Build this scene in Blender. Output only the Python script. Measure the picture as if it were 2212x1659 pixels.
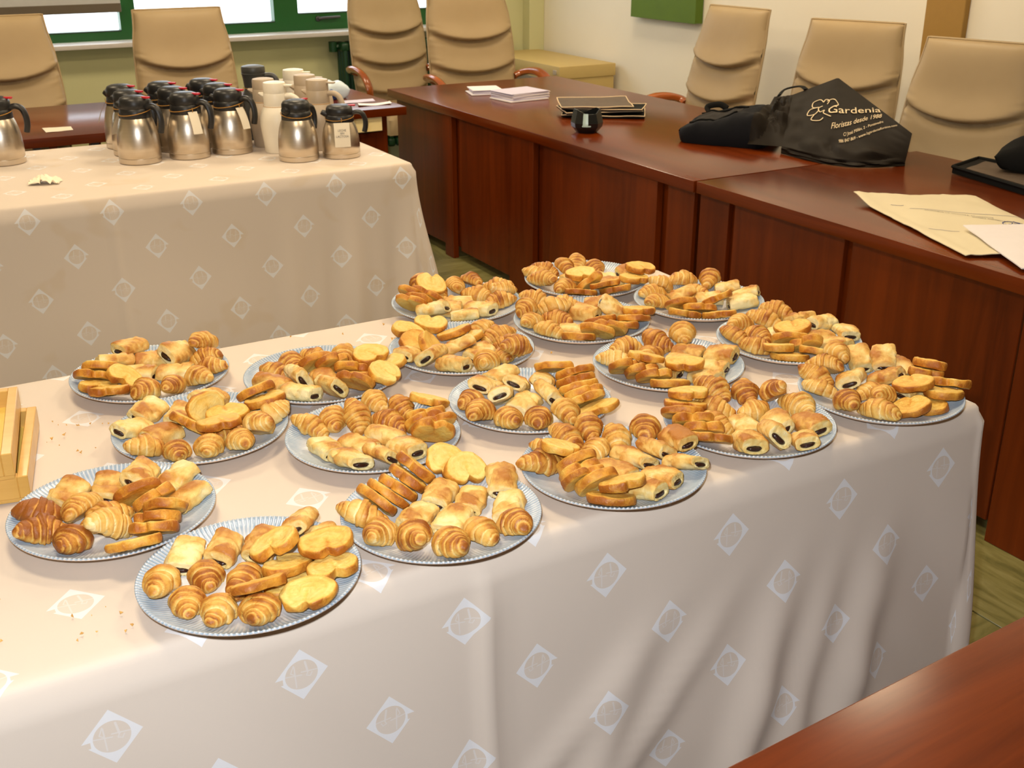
import bpy, bmesh, math, random
from mathutils import Vector, Matrix, Euler, noise

for o in list(bpy.data.objects):
    bpy.data.objects.remove(o, do_unlink=True)
S = bpy.context.scene
C = S.collection
PI = math.pi
R_ = math.radians

# ------------------------------------------------------------------ camera
ZT = 0.77            # cloth table tops
ZW = 0.76            # wooden table tops
CAM_Z = 1.6215
YAW = R_(-29.7)
cd = bpy.data.cameras.new('camera')
cam = bpy.data.objects.new('camera', cd); C.objects.link(cam)
cd.sensor_fit = 'HORIZONTAL'; cd.sensor_width = 36.0
cd.lens = 2435.0 / 2212.0 * 36.0
cd.clip_start = 0.05
cd.dof.use_dof = True; cd.dof.focus_distance = 1.95; cd.dof.aperture_fstop = 15.0
cam.matrix_world = (Matrix.Translation((0, 0, CAM_Z)) @ Matrix.Rotation(YAW, 4, 'Z')
                    @ Matrix.Rotation(R_(90 - 22.569), 4, 'X') @ Matrix.Rotation(R_(-0.115), 4, 'Z'))
S.camera = cam

# ------------------------------------------------------------------ world, exposure
w = bpy.data.worlds.new('overcast_sky'); S.world = w; w.use_nodes = True
bg = w.node_tree.nodes['Background']
bg.inputs[0].default_value = (0.86, 0.93, 1.0, 1); bg.inputs[1].default_value = 4.0
S.view_settings.view_transform = 'Standard'; S.view_settings.look = 'None'
S.view_settings.gamma = 1.0; S.view_settings.use_curve_mapping = False
S.view_settings.exposure = 0.0

# the camera's own flash, a hand's breadth up and left of the lens
fl = bpy.data.lights.new('camera_flash_offscreen', 'SPOT'); fl.energy = 124; fl.color = (0.92, 0.96, 1.0)
fl.shadow_soft_size = 0.02; fl.spot_size = R_(110); fl.spot_blend = 0.6
flo = bpy.data.objects.new('camera_flash_offscreen', fl); C.objects.link(flo)
flo.matrix_world = cam.matrix_world @ Matrix.Translation((-0.045, 0.085, -0.01))

# unseen ceiling lamps, above the picture: one plain grid, all alike
LAMPS = [(0.3, 1.75), (2.0, 1.75), (0.3, 3.7), (2.0, 3.7), (3.8, 3.7), (0.3, 5.6), (2.0, 5.6), (3.8, 5.6)]  # first pair added to brighten the pastry table top
LAMP_W = 15; LAMP_COL = (1.0, 0.80, 0.53)

# ------------------------------------------------------------------ materials
MATS = {}
class NT:
    """tiny helper for node materials"""
    def __init__(s, name):
        s.m = bpy.data.materials.new(name); s.m.use_nodes = True
        s.t = s.m.node_tree; s.n = s.t.nodes; s.l = s.t.links
        s.b = s.n['Principled BSDF']; MATS[name] = s.m
    def node(s, typ, **kw):
        n = s.n.new(typ)
        for k, v in kw.items(): setattr(n, k, v)
        return n
    def put(s, sock, v):
        if hasattr(v, 'is_output') or isinstance(v, bpy.types.NodeSocket): s.l.new(v, sock)
        else: sock.default_value = v
    def math(s, op, a, b=0.0, c=None, clamp=False):
        n = s.node('ShaderNodeMath', operation=op, use_clamp=clamp)
        s.put(n.inputs[0], a); s.put(n.inputs[1], b)
        if c is not None: s.put(n.inputs[2], c)
        return n.outputs[0]
    def vmath(s, op, a, b=(0, 0, 0)):
        n = s.node('ShaderNodeVectorMath', operation=op)
        s.put(n.inputs[0], a); s.put(n.inputs[1], b)
        return n.outputs[1] if op in ('DOT_PRODUCT', 'LENGTH', 'DISTANCE') else n.outputs[0]
    def mix(s, f, a, b):
        n = s.node('ShaderNodeMix', data_type='RGBA')
        s.put(n.inputs[0], f); s.put(n.inputs[6], a); s.put(n.inputs[7], b)
        return n.outputs[2]
    def noise(s, vec, scale, detail=3, rough=0.55, dist=0.0):
        n = s.node('ShaderNodeTexNoise')
        if vec is not None: s.l.new(vec, n.inputs['Vector'])
        n.inputs['Scale'].default_value = scale; n.inputs['Detail'].default_value = detail
        n.inputs['Roughness'].default_value = rough; n.inputs['Distortion'].default_value = dist
        return n.outputs[0]
    def ramp(s, f, stops):
        n = s.node('ShaderNodeValToRGB'); s.put(n.inputs[0], f)
        e = n.color_ramp.elements
        while len(e) < len(stops): e.new(0.5)
        for q, (p, c) in zip(e, stops): q.position = p; q.color = (*c, 1)
        return n.outputs[0]
    def coord(s, which='Object', scale=None):
        o = s.node('ShaderNodeTexCoord').outputs[which]
        if scale is None: return o
        m = s.node('ShaderNodeMapping'); s.l.new(o, m.inputs[0]); m.inputs['Scale'].default_value = scale
        return m.outputs[0]
    def bump(s, h, strength=0.3, dist=0.002):
        n = s.node('ShaderNodeBump'); n.inputs['Strength'].default_value = strength
        n.inputs['Distance'].default_value = dist; s.put(n.inputs['Height'], h)
        s.l.new(n.outputs[0], s.b.inputs['Normal'])
    def base(s, c=None, rough=None, metal=None, spec=None, coat=None, coat_r=None):
        I = s.b.inputs
        if c is not None: s.put(I['Base Color'], c if not isinstance(c, tuple) or len(c) == 4 else (*c, 1))
        if rough is not None: s.put(I['Roughness'], rough)
        if metal is not None: s.put(I['Metallic'], metal)
        if spec is not None: s.put(I['Specular IOR Level'], spec)
        if coat is not None: s.put(I['Coat Weight'], coat)
        if coat_r is not None: s.put(I['Coat Roughness'], coat_r)
        return s

def srgb(r, g, b):
    f = lambda v: (v / 255 / 12.92) if v / 255 <= .04045 else ((v / 255 + .055) / 1.055) ** 2.4
    return (f(r), f(g), f(b))

def c4(c): return (*c, 1)

def plain(name, col, rough=0.6, metal=0.0, spec=0.5, var=0.06, scale=30.0, bump=0.0):
    t = NT(name)
    n = t.noise(t.coord(), scale, 3)
    k = t.math('MULTIPLY_ADD', n, var * 2, 1 - var)
    v = t.vmath('MULTIPLY', c4(col)[:3], (1, 1, 1))
    mul = t.node('ShaderNodeVectorMath', operation='SCALE'); t.l.new(v, mul.inputs[0]); t.l.new(k, mul.inputs['Scale'])
    t.base(mul.outputs[0], rough, metal, spec)
    if bump: t.bump(n, bump, 0.002)
    return t.m

def wood(name, dark, light, axis, rough=0.25, coat=0.4, scale=1.0, spec=0.4):
    t = NT(name)
    sc = [26 * scale, 26 * scale, 26 * scale]; sc[axis] = 1.6 * scale
    v = t.coord('Object', tuple(sc))
    n = t.noise(v, 1.0, 6, 0.6, 0.6)
    sc2 = [3.5 * scale] * 3; sc2[axis] = 0.5 * scale
    n2 = t.noise(t.coord('Object', tuple(sc2)), 1.0, 2)
    f = t.math('MULTIPLY_ADD', n2, 0.55, t.math('MULTIPLY', n, 0.5))
    col = t.ramp(f, [(0.30, dark), (0.72, light)])
    t.base(col, rough, 0.0, spec, coat, 0.12)
    t.bump(n, 0.05, 0.001)
    return t.m

def cloth_material(name, u0, v0, P, base, stain=False):
    t = NT(name)
    uv = t.node('ShaderNodeUVMap', uv_map='cloth').outputs[0]
    sx = t.node('ShaderNodeSeparateXYZ'); t.l.new(uv, sx.inputs[0])
    u = t.math('MULTIPLY', t.math('SUBTRACT', sx.outputs[0], u0), 1 / P)
    v = t.math('MULTIPLY', t.math('SUBTRACT', sx.outputs[1], v0), 1 / P)
    fr = lambda x, o: t.math('MULTIPLY', t.math('SUBTRACT', t.math('FRACT', t.math('ADD', x, o)), 0.5), 0.25)
    ax, ay = fr(u, 100.5), fr(v, 100.5)
    bx, by = fr(u, 100.0), fr(v, 100.0)
    sel = t.math('LESS_THAN', t.math('ADD', t.math('ABSOLUTE', ax), t.math('ABSOLUTE', ay)), 0.125)
    inv = t.math('SUBTRACT', 1.0, sel)
    x = t.math('SUBTRACT', t.math('MULTIPLY', ax, sel), t.math('MULTIPLY', bx, inv))
    y = t.math('ADD', t.math('MULTIPLY', ay, sel), t.math('MULTIPLY', by, inv))
    dia = t.math('LESS_THAN', t.math('ADD', t.math('MULTIPLY', t.math('ABSOLUTE', x), 1 / .038), t.math('MULTIPLY', t.math('ABSOLUTE', y), 1 / .041)), 1.0)
    rad = t.math('SQRT', t.math('ADD', t.math('MULTIPLY', x, x), t.math('MULTIPLY', y, y)))
    circ = t.math('LESS_THAN', rad, 0.0232)
    notch = t.math('MULTIPLY', t.math('LESS_THAN', x, -0.0265), t.math('LESS_THAN', t.math('ABSOLUTE', t.math('ADD', y, 0.004)), 0.0045))
    cx = t.node('ShaderNodeCombineXYZ'); t.l.new(x, cx.inputs[0]); t.l.new(y, cx.inputs[1])
    p = cx.outputs[0]
    h = 0.0375
    segs = [((-.62, .07), (0, -.02), 1), ((.0, .10), (.62, .04), 1), ((-.22, -.50), (-.26, .40), 1), ((-.26, .06), (-.40, .16), .8),
            ((-.40, .16), (-.28, .45), .8), ((.16, .50), (.24, .05), 1.5), ((.24, .02), (.18, -.10), .8), ((.18, -.10), (.33, -.16), .8), ((.33, -.16), (.40, -.02), .8)]
    best = None
    for a, b, wd in segs:
        a = (a[0] * h, a[1] * h, 0); b = (b[0] * h, b[1] * h, 0)
        d = (b[0] - a[0], b[1] - a[1], 0); L2 = d[0] ** 2 + d[1] ** 2
        pa = t.vmath('SUBTRACT', p, a)
        tt = t.math('MULTIPLY', t.vmath('DOT_PRODUCT', pa, d), 1 / L2, clamp=True)
        sc = t.node('ShaderNodeVectorMath', operation='SCALE'); sc.inputs[0].default_value = d; t.l.new(tt, sc.inputs['Scale'])
        dist = t.math('MULTIPLY', t.vmath('LENGTH', t.vmath('SUBTRACT', pa, sc.outputs[0])), 1 / wd)
        best = dist if best is None else t.math('MINIMUM', best, dist)
    line = t.math('MULTIPLY', t.math('LESS_THAN', best, 0.0010), circ)
    ring = t.math('MULTIPLY', dia, t.math('SUBTRACT', 1.0, circ))
    ring = t.math('MULTIPLY', ring, t.math('SUBTRACT', 1.0, notch))
    half = t.math('MULTIPLY', t.math('MULTIPLY', circ, t.math('LESS_THAN', y, 0.0)), 0.10)
    f = t.math('MAXIMUM', t.math('MAXIMUM', ring, t.math('MULTIPLY', line, 0.45)), half, clamp=True)
    big = t.noise(uv, 2.2, 2)
    b0 = t.mix(t.math('MULTIPLY', big, 0.5), c4(base), c4(tuple(q * .93 for q in base)))
    if stain:
        st = t.ramp(t.noise(uv, 5.5, 2, 0.5, 0.4), [(0.60, (0, 0, 0)), (0.66, (1, 1, 1))])
        b0 = t.mix(t.math('MULTIPLY', st, 0.16), b0, c4((0.55, 0.38, 0.16)))
    col = t.mix(t.math('MULTIPLY', f, 0.72), b0, c4(srgb(229, 232, 238)))
    t.base(col, 0.85, 0.0, 0.25)
    t.b.inputs['Sheen Weight'].default_value = 0.15
    weave = t.noise(uv, 900, 1)
    t.bump(weave, 0.12, 0.0008)
    return t.m

def pastry_material(name, stops, flake, rough=0.42):
    t = NT(name)
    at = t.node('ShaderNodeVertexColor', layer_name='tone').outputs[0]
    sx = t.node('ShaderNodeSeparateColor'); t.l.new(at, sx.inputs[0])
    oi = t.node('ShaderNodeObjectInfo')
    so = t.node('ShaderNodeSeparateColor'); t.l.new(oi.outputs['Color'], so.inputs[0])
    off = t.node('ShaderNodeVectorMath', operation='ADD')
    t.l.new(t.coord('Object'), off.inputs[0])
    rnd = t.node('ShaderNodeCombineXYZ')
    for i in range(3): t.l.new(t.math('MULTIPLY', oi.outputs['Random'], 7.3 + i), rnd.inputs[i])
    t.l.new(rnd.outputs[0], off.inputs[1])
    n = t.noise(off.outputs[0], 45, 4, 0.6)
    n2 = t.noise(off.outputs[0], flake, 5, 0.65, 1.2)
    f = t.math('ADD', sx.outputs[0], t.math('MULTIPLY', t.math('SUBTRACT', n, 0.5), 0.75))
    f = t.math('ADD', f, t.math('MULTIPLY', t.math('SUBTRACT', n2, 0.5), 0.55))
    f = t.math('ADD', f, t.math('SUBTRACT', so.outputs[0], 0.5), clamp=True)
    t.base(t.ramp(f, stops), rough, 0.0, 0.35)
    t.b.inputs['Subsurface Weight'].default_value = 0.0
    t.bump(t.math('ADD', n2, t.math('MULTIPLY', n, 0.6)), 0.75, 0.0022)
    return t.m

def make_materials():
    cloth_material('cloth_near', 0.127, 1.155, 0.25, srgb(216, 202, 188))
    cloth_material('cloth_far', 0.402, 3.79, 0.262, srgb(216, 202, 188), True)
    wood('mahogany_top', srgb(64, 18, 1), srgb(118, 48, 8), 1, 0.2, 0.0, spec=0.30)
    wood('mahogany_top_x', srgb(64, 18, 1), srgb(118, 48, 8), 0, 0.2, 0.0, spec=0.30)
    wood('mahogany_front', srgb(64, 18, 1), srgb(118, 48, 8), 2, 0.3, 0.0, spec=0.30)
    wood('arm_wood', srgb(110, 48, 14), srgb(168, 88, 34), 1, 0.25, 0.5)
    wood('pale_wood', srgb(190, 140, 62), srgb(226, 184, 104), 0, 0.35, 0.3)
    t = NT('window_wall_paint'); n = t.noise(t.coord(), 3, 4)
    t.base(t.mix(n, c4(srgb(200, 198, 150)), c4(srgb(208, 206, 160))), 0.75)
    t.bump(t.noise(t.coord(), 160, 2), 0.08, 0.002)
    t = NT('cream_wall_paint'); n = t.noise(t.coord(), 3, 4)
    t.base(t.mix(n, c4(srgb(234, 226, 206)), c4(srgb(238, 231, 214))), 0.75)
    t.bump(t.noise(t.coord(), 160, 2), 0.08, 0.002)
    plain('ceiling_paint', (0.8, 0.78, 0.72), 0.9)
    plain('mustard_trim', srgb(160, 122, 52), 0.6)
    # vinyl floor tile
    t = NT('vinyl_tile')
    oi = t.node('ShaderNodeObjectInfo')
    n = t.noise(t.coord('Object', (9, 1.6, 9)), 3.0, 5, 0.6, 0.8)
    col = t.ramp(n, [(0.32, srgb(96, 94, 52)), (0.5, srgb(128, 122, 72)), (0.7, srgb(146, 140, 92))])
    t.base(col, 0.32, 0.0, 0.5)
    plain('floor_joint', srgb(84, 84, 52), 0.8)
    # upholstery
    t = NT('beige_leather')
    n = t.noise(t.coord(), 6, 3)
    t.base(t.mix(n, c4(srgb(160, 138, 102)), c4(srgb(172, 150, 114))), 0.52, 0.0, 0.35)
    t.bump(t.noise(t.coord(), 420, 2), 0.12, 0.001)
    # steel
    t = NT('brushed_steel')
    n = t.noise(t.coord('Object', (2, 2, 240)), 1.0, 3)
    t.base(t.mix(n, c4((0.62, 0.54, 0.44)), c4((0.74, 0.66, 0.55))), 0.30, 1.0)
    t.b.inputs['Anisotropic'].default_value = 0.4
    plain('black_plastic', (0.012, 0.012, 0.013), 0.38)
    plain('charcoal_plastic', srgb(62, 62, 60), 0.4)
    plain('red_plastic', srgb(190, 24, 40), 0.4)
    plain('white_plastic', srgb(236, 228, 210), 0.4, var=0.02)
    plain('grey_plastic', srgb(188, 170, 146), 0.42, var=0.02)
    plain('twine', srgb(186, 136, 62), 0.9)
    plain('card', srgb(226, 216, 196), 0.8, var=0.03)
    plain('ink', srgb(90, 88, 90), 0.8)
    plain('blue_ink', srgb(52, 62, 128), 0.8)
    plain('white_paper', srgb(236, 230, 232), 0.8, var=0.03)
    plain('lilac_paper', srgb(206, 200, 222), 0.8, var=0.04, scale=300)
    plain('kraft_envelope', srgb(224, 212, 180), 0.75, var=0.06, scale=9, bump=0.2)
    plain('tissue', srgb(250, 238, 214), 0.9, var=0.03, bump=0.3)
    plain('green_frame', srgb(18, 84, 30), 0.4)
    plain('dark_green_iron', srgb(12, 58, 28), 0.4)
    plain('stone_sill', srgb(206, 200, 196), 0.35, var=0.05, scale=80)
    plain('beige_steel', srgb(196, 170, 108), 0.5, var=0.03)
    plain('bright_strip_cream', srgb(246, 226, 166), 0.6)
    plain('grey_shutter', srgb(134, 124, 108), 0.6)
    plain('blind_fabric', srgb(196, 196, 194), 0.8)
    plain('blind_bar', srgb(96, 84, 66), 0.6)
    plain('green_canvas', srgb(84, 112, 20), 0.7, var=0.2, scale=6)
    plain('chocolate', srgb(48, 22, 14), 0.32, var=0.3, scale=200, bump=0.4)
    plain('bag_cloth', srgb(24, 17, 10), 0.6, spec=0.14, var=0.12, scale=12)
    plain('bag_print', srgb(226, 204, 164), 0.6)
    plain('navy_fabric', srgb(16, 17, 22), 0.8, spec=0.15, var=0.2, scale=160, bump=0.2)
    plain('grey_mesh', srgb(46, 43, 41), 0.85, spec=0.15, var=0.25, scale=240)
    plain('black_fabric', srgb(9, 9, 8), 0.75, spec=0.15, var=0.25, scale=120)
    plain('dark_print', srgb(84, 68, 54), 0.6, var=0.35, scale=40)
    plain('trim_white', srgb(226, 202, 164), 0.8)
    plain('black_glaze', (0.012, 0.013, 0.013), 0.16)
    plain('pale_glaze', srgb(180, 205, 200), 0.25)
    plain('blue_packet', srgb(36, 62, 120), 0.4)
    plain('white_packet', srgb(206, 222, 232), 0.35, bump=0.3)
    plain('yellow_lining', srgb(236, 202, 100), 0.55, var=0.05)
    plain('dark_metal', (0.02, 0.02, 0.02), 0.4)
    plain('crumb', srgb(206, 158, 84), 0.8, var=0.2, scale=300)
    g = [(0.0, srgb(238, 214, 156)), (0.30, srgb(228, 188, 108)), (0.58, srgb(212, 160, 74)), (0.82, srgb(184, 120, 46)), (1.0, srgb(146, 82, 28))]
    pastry_material('croissant_crust', g, 70)
    g = [(0.0, srgb(238, 220, 164)), (0.34, srgb(230, 198, 122)), (0.66, srgb(214, 166, 86)), (1.0, srgb(178, 114, 48))]
    pastry_material('puff_crust', g, 75)
    g = [(0.0, srgb(236, 210, 128)), (0.35, srgb(228, 186, 90)), (0.68, srgb(210, 146, 52)), (1.0, srgb(162, 92, 26))]
    pastry_material('palmier_crust', g, 110, 0.42)
    # plate
    t = NT('plate_glaze')
    at = t.node('ShaderNodeVertexColor', layer_name='tone').outputs[0]
    sx = t.node('ShaderNodeSeparateColor'); t.l.new(at, sx.inputs[0])
    n = t.noise(t.coord('Object', (60, 60, 60)), 1.5, 4)
    f = t.math('MULTIPLY', sx.outputs[0], t.math('MULTIPLY_ADD', n, 0.5, 0.75), clamp=True)
    col = t.mix(f, c4(srgb(234, 232, 230)), c4(srgb(138, 160, 182)))
    col = t.mix(sx.outputs[1], col, c4(srgb(222, 200, 180)))
    t.base(col, 0.12, 0.0, 0.5)
    # window glass: clear sheet with a faint surface reflection
    t = NT('window_glass')
    tr = t.node('ShaderNodeBsdfTransparent'); gl = t.node('ShaderNodeBsdfGlossy'); gl.inputs['Roughness'].default_value = 0.02
    mx = t.node('ShaderNodeMixShader'); mx.inputs[0].default_value = 0.05
    t.l.new(tr.outputs[0], mx.inputs[1]); t.l.new(gl.outputs[0], mx.inputs[2])
    t.l.new(mx.outputs[0], t.n['Material Output'].inputs[0])
    t = NT('lamp_diffuser'); t.base((0.9, 0.9, 0.9))
    t.b.inputs['Emission Color'].default_value = (1, 0.82, 0.56, 1); t.b.inputs['Emission Strength'].default_value = 6.0
make_materials()
M = MATS

# ------------------------------------------------------------------ mesh helpers
def tag(o, label=None, cat=None, group=None, kind=None):
    if label: o['label'] = label
    if cat: o['category'] = cat
    if group: o['group'] = group
    if kind: o['kind'] = kind
    return o

def link(name, me, parent=None, loc=None, rot=None):
    o = bpy.data.objects.new(name, me); C.objects.link(o)
    if parent is not None: o.parent = parent
    if loc is not None: o.location = loc
    if rot is not None: o.rotation_euler = rot
    return o

def empty(name, loc=(0, 0, 0), rz=0.0):
    o = bpy.data.objects.new(name, None); C.objects.link(o)
    o.location = loc; o.rotation_euler = (0, 0, rz); o.empty_display_size = 0.05
    return o

def mesh_from(bm, name, mat, smooth=True, angle=40):
    me = bpy.data.meshes.new(name)
    bmesh.ops.remove_doubles(bm, verts=bm.verts, dist=1e-6)
    bmesh.ops.recalc_face_normals(bm, faces=bm.faces)
    if smooth:
        for f in bm.faces: f.smooth = True
        ca = R_(angle)
        for e in bm.edges:
            if len(e.link_faces) == 2 and e.calc_face_angle(0) > ca: e.smooth = False
    bm.to_mesh(me); bm.free()
    me.materials.append(M[mat] if isinstance(mat, str) else mat)
    return me

def obj(name, bm, mat, parent=None, loc=None, rot=None, smooth=True, angle=40):
    return link(name, mesh_from(bm, name, mat, smooth, angle), parent, loc, rot)

def box(bm, x0, x1, y0, y1, z0, z1, bev=0.0, seg=2):
    vs = [bm.verts.new(p) for p in ((x0, y0, z0), (x1, y0, z0), (x1, y1, z0), (x0, y1, z0), (x0, y0, z1), (x1, y0, z1), (x1, y1, z1), (x0, y1, z1))]
    fs = [bm.faces.new([vs[i] for i in q]) for q in ((3, 2, 1, 0), (4, 5, 6, 7), (0, 1, 5, 4), (1, 2, 6, 5), (2, 3, 7, 6), (3, 0, 4, 7))]
    if bev > 0:
        es = list({e for f in fs for e in f.edges})
        bmesh.ops.bevel(bm, geom=es, offset=bev, segments=seg, profile=0.6, affect='EDGES')
    return bm

def bbox(x0, x1, y0, y1, z0, z1, bev=0.0, seg=2):
    return box(bmesh.new(), x0, x1, y0, y1, z0, z1, bev, seg)

def lathe(prof, n=40, bm=None, cx=0, cy=0):
    bm = bm or bmesh.new()
    rings = []
    for r, z in prof:
        if r < 1e-6: rings.append([bm.verts.new((cx, cy, z))] * n)
        else: rings.append([bm.verts.new((cx + r * math.cos(2 * PI * i / n), cy + r * math.sin(2 * PI * i / n), z)) for i in range(n)])
    for a, b in zip(rings, rings[1:]):
        for i in range(n):
            q = []
            for v in (a[i], a[(i + 1) % n], b[(i + 1) % n], b[i]):
                if v not in q: q.append(v)
            if len(q) > 2: bm.faces.new(q)
    return bm

def tube(pts, rad, n=8, bm=None, closed=False, sy=1.0):
    """round (or flattened by sy) tube along points; rad number or list"""
    bm = bm or bmesh.new()
    P = [Vector(p) for p in pts]; k = len(P)
    rads = rad if isinstance(rad, (list, tuple)) else [rad] * k
    rings = []; up = None
    for i, p in enumerate(P):
        a = P[i - 1] if (i > 0 or closed) else P[i]; b = P[(i + 1) % k] if (i < k - 1 or closed) else P[i]
        t = (b - a).normalized()
        if up is None:
            up = Vector((0, 0, 1)) if abs(t.z) < 0.9 else Vector((1, 0, 0))
        s = t.cross(up)
        if s.length < 1e-5: s = t.orthogonal()
        s.normalize(); up = s.cross(t).normalized()
        rings.append([bm.verts.new(p + (s * math.cos(2 * PI * j / n) + up * math.sin(2 * PI * j / n) * sy) * rads[i]) for j in range(n)])
    prs = list(zip(rings, rings[1:])) + ([(rings[-1], rings[0])] if closed else [])
    for a, b in prs:
        for j in range(n): bm.faces.new((a[j], a[(j + 1) % n], b[(j + 1) % n], b[j]))
    if not closed:
        bm.faces.new(rings[0][::-1]); bm.faces.new(rings[-1])
    return bm

def grid(nu, nv, fn, bm=None, layer=None):
    """sheet of (nu+1)x(nv+1) points fn(u,v)->xyz"""
    bm = bm or bmesh.new()
    V = [[bm.verts.new(fn(i / nu, j / nv)) for j in range(nv + 1)] for i in range(nu + 1)]
    for i in range(nu):
        for j in range(nv): bm.faces.new((V[i][j], V[i + 1][j], V[i + 1][j + 1], V[i][j + 1]))
    return bm, V

def slab_sheet(nu, nv, fn, thick, bm=None):
    """closed thin sheet: fn top surface, offset down by thick"""
    bm = bm or bmesh.new()
    _, A = grid(nu, nv, fn, bm)
    _, B = grid(nu, nv, lambda u, v: Vector(fn(u, v)) - Vector((0, 0, thick)), bm)
    def side(a, b):
        for (p, q), (r, s) in zip(zip(a, a[1:]), zip(b, b[1:])): bm.faces.new((p, q, s, r))
    side([A[i][0] for i in range(nu + 1)], [B[i][0] for i in range(nu + 1)])
    side([A[i][nv] for i in range(nu + 1)], [B[i][nv] for i in range(nu + 1)])
    side(A[0], B[0]); side(A[nu], B[nu])
    return bm

def spline(pts, n=8):
    """Catmull-Rom resample"""
    P = [Vector(p) for p in pts]; out = []
    for i in range(len(P) - 1):
        p0 = P[max(i - 1, 0)]; p1 = P[i]; p2 = P[i + 1]; p3 = P[min(i + 2, len(P) - 1)]
        for k in range(n):
            t = k / n
            out.append(0.5 * ((2 * p1) + (p2 - p0) * t + (2 * p0 - 5 * p1 + 4 * p2 - p3) * t * t + (3 * p1 - p0 - 3 * p2 + p3) * t ** 3))
    out.append(P[-1]); return out

def text_mesh(s, size=1.0, shear=0.0, align='LEFT', extr=0.0):
    cu = bpy.data.curves.new('txt', 'FONT'); cu.body = s; cu.size = size; cu.shear = shear; cu.align_x = align
    cu.extrude = extr; cu.resolution_u = 3
    o = bpy.data.objects.new('txt', cu); C.objects.link(o)
    dg = bpy.context.evaluated_depsgraph_get()
    me = bpy.data.meshes.new_from_object(o.evaluated_get(dg))
    bpy.data.objects.remove(o); bpy.data.curves.remove(cu)
    bm = bmesh.new(); bm.from_mesh(me); bpy.data.meshes.remove(me)
    return bm

def copy_tree(o, parent=None):
    c = o.copy(); C.objects.link(c); c.parent = parent
    for ch in list(o.children): copy_tree(ch, c)
    return c

# lettering is made first, while the scene is still empty
TEXTS = {k: text_mesh(*a) for k, a in {
    'name': ('Gardenia', 1.0, 0.0), 'since': ('Floristas desde 1988', 1.0, 0.35),
    'street': ('C/ José Millán, 2 - Pontevedra', 1.0, 0.1), 'phone': ('986 847 869 - www.lagardeniafloristas.com', 1.0, 0.1),
    'tag': ('LECHE\nSIN\nLACTOSA', 1.0, 0.0, 'CENTER'), 'env_a': ('Colexio Oficial', 1.0, 0.2), 'env_b': ('Enxeñeiros Técnicos en Industrias', 1.0, 0.2)}.items()}

# ------------------------------------------------------------------ room shell
RX0, RX1, RY0, RY1, RZ = -2.6, 4.5, -2.2, 7.5, 2.75
fo = tag(obj('floor', bbox(RX0, RX1, RY0, RY1, -0.12, -0.006), 'floor_joint', smooth=False), kind='structure')
def tiles():
    ts = 0.60; g = 0.0025
    me = mesh_from(bbox(-ts / 2 + g, ts / 2 - g, -ts / 2 + g, ts / 2 - g, -0.0055, 0.0, 0.0012, 1), 'floor_tile', 'vinyl_tile')
    nx = int((RX1 - RX0) / ts) + 1; ny = int((RY1 - RY0) / ts) + 1
    for i in range(nx):
        for j in range(ny):
            x = RX0 + (i + .5) * ts; y = RY0 + (j + .5) * ts
            if x + ts / 2 > RX1 + .31 or y + ts / 2 > RY1 + .31: continue
            if x > RX1 - 0.02 or y > RY1 - 0.02: continue
            link('floor_tile', me, fo, (x, y, 0), (0, 0, PI / 2 * ((i + j) % 2)))
tiles()
tag(obj('ceiling', bbox(RX0, RX1, RY0, RY1, RZ, RZ + .1), 'ceiling_paint', smooth=False), kind='structure')
tag(obj('wall_left', bbox(RX0 - .1, RX0, RY0, RY1, 0, RZ), 'cream_wall_paint', smooth=False), kind='structure')
tag(obj('wall_right', bbox(RX1, RX1 + .1, RY0, RY1, 0, RZ), 'cream_wall_paint', smooth=False), kind='structure')
tag(obj('wall_front', bbox(RX0, RX1, RY0 - .1, RY0, 0, RZ), 'cream_wall_paint', smooth=False), kind='structure')
WX0, WX1, WZ0, WZ1 = -1.35, 3.72, 0.925, 2.35     # window opening
bm = bmesh.new()
box(bm, RX0, RX1, RY1, RY1 + .22, 0, WZ0 - .03); box(bm, RX0, RX1, RY1, RY1 + .22, WZ1, RZ)
box(bm, RX0, WX0, RY1, RY1 + .22, WZ0 - .03, WZ1); box(bm, WX1, RX1, RY1, RY1 + .22, WZ0 - .03, WZ1)
tag(obj('wall_back', bm, 'window_wall_paint', smooth=False), kind='structure')
tag(obj('trim_1', bbox(4.465, 4.5, 3.66, 3.885, 0, RZ, .003, 1), 'mustard_trim', smooth=False), kind='structure')
tag(obj('trim_2', bbox(4.375, 4.5, 7.40, 7.5, 0, RZ, .004, 1), 'window_wall_paint', smooth=False), kind='structure')
tag(obj('window_sill', bbox(WX0 - .06, WX1 + .06, 7.34, 7.53, 0.885, 0.912, .005, 2), 'stone_sill'), kind='structure')
bpy.data.objects['window_sill'].name = 'trim_3'

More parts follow.
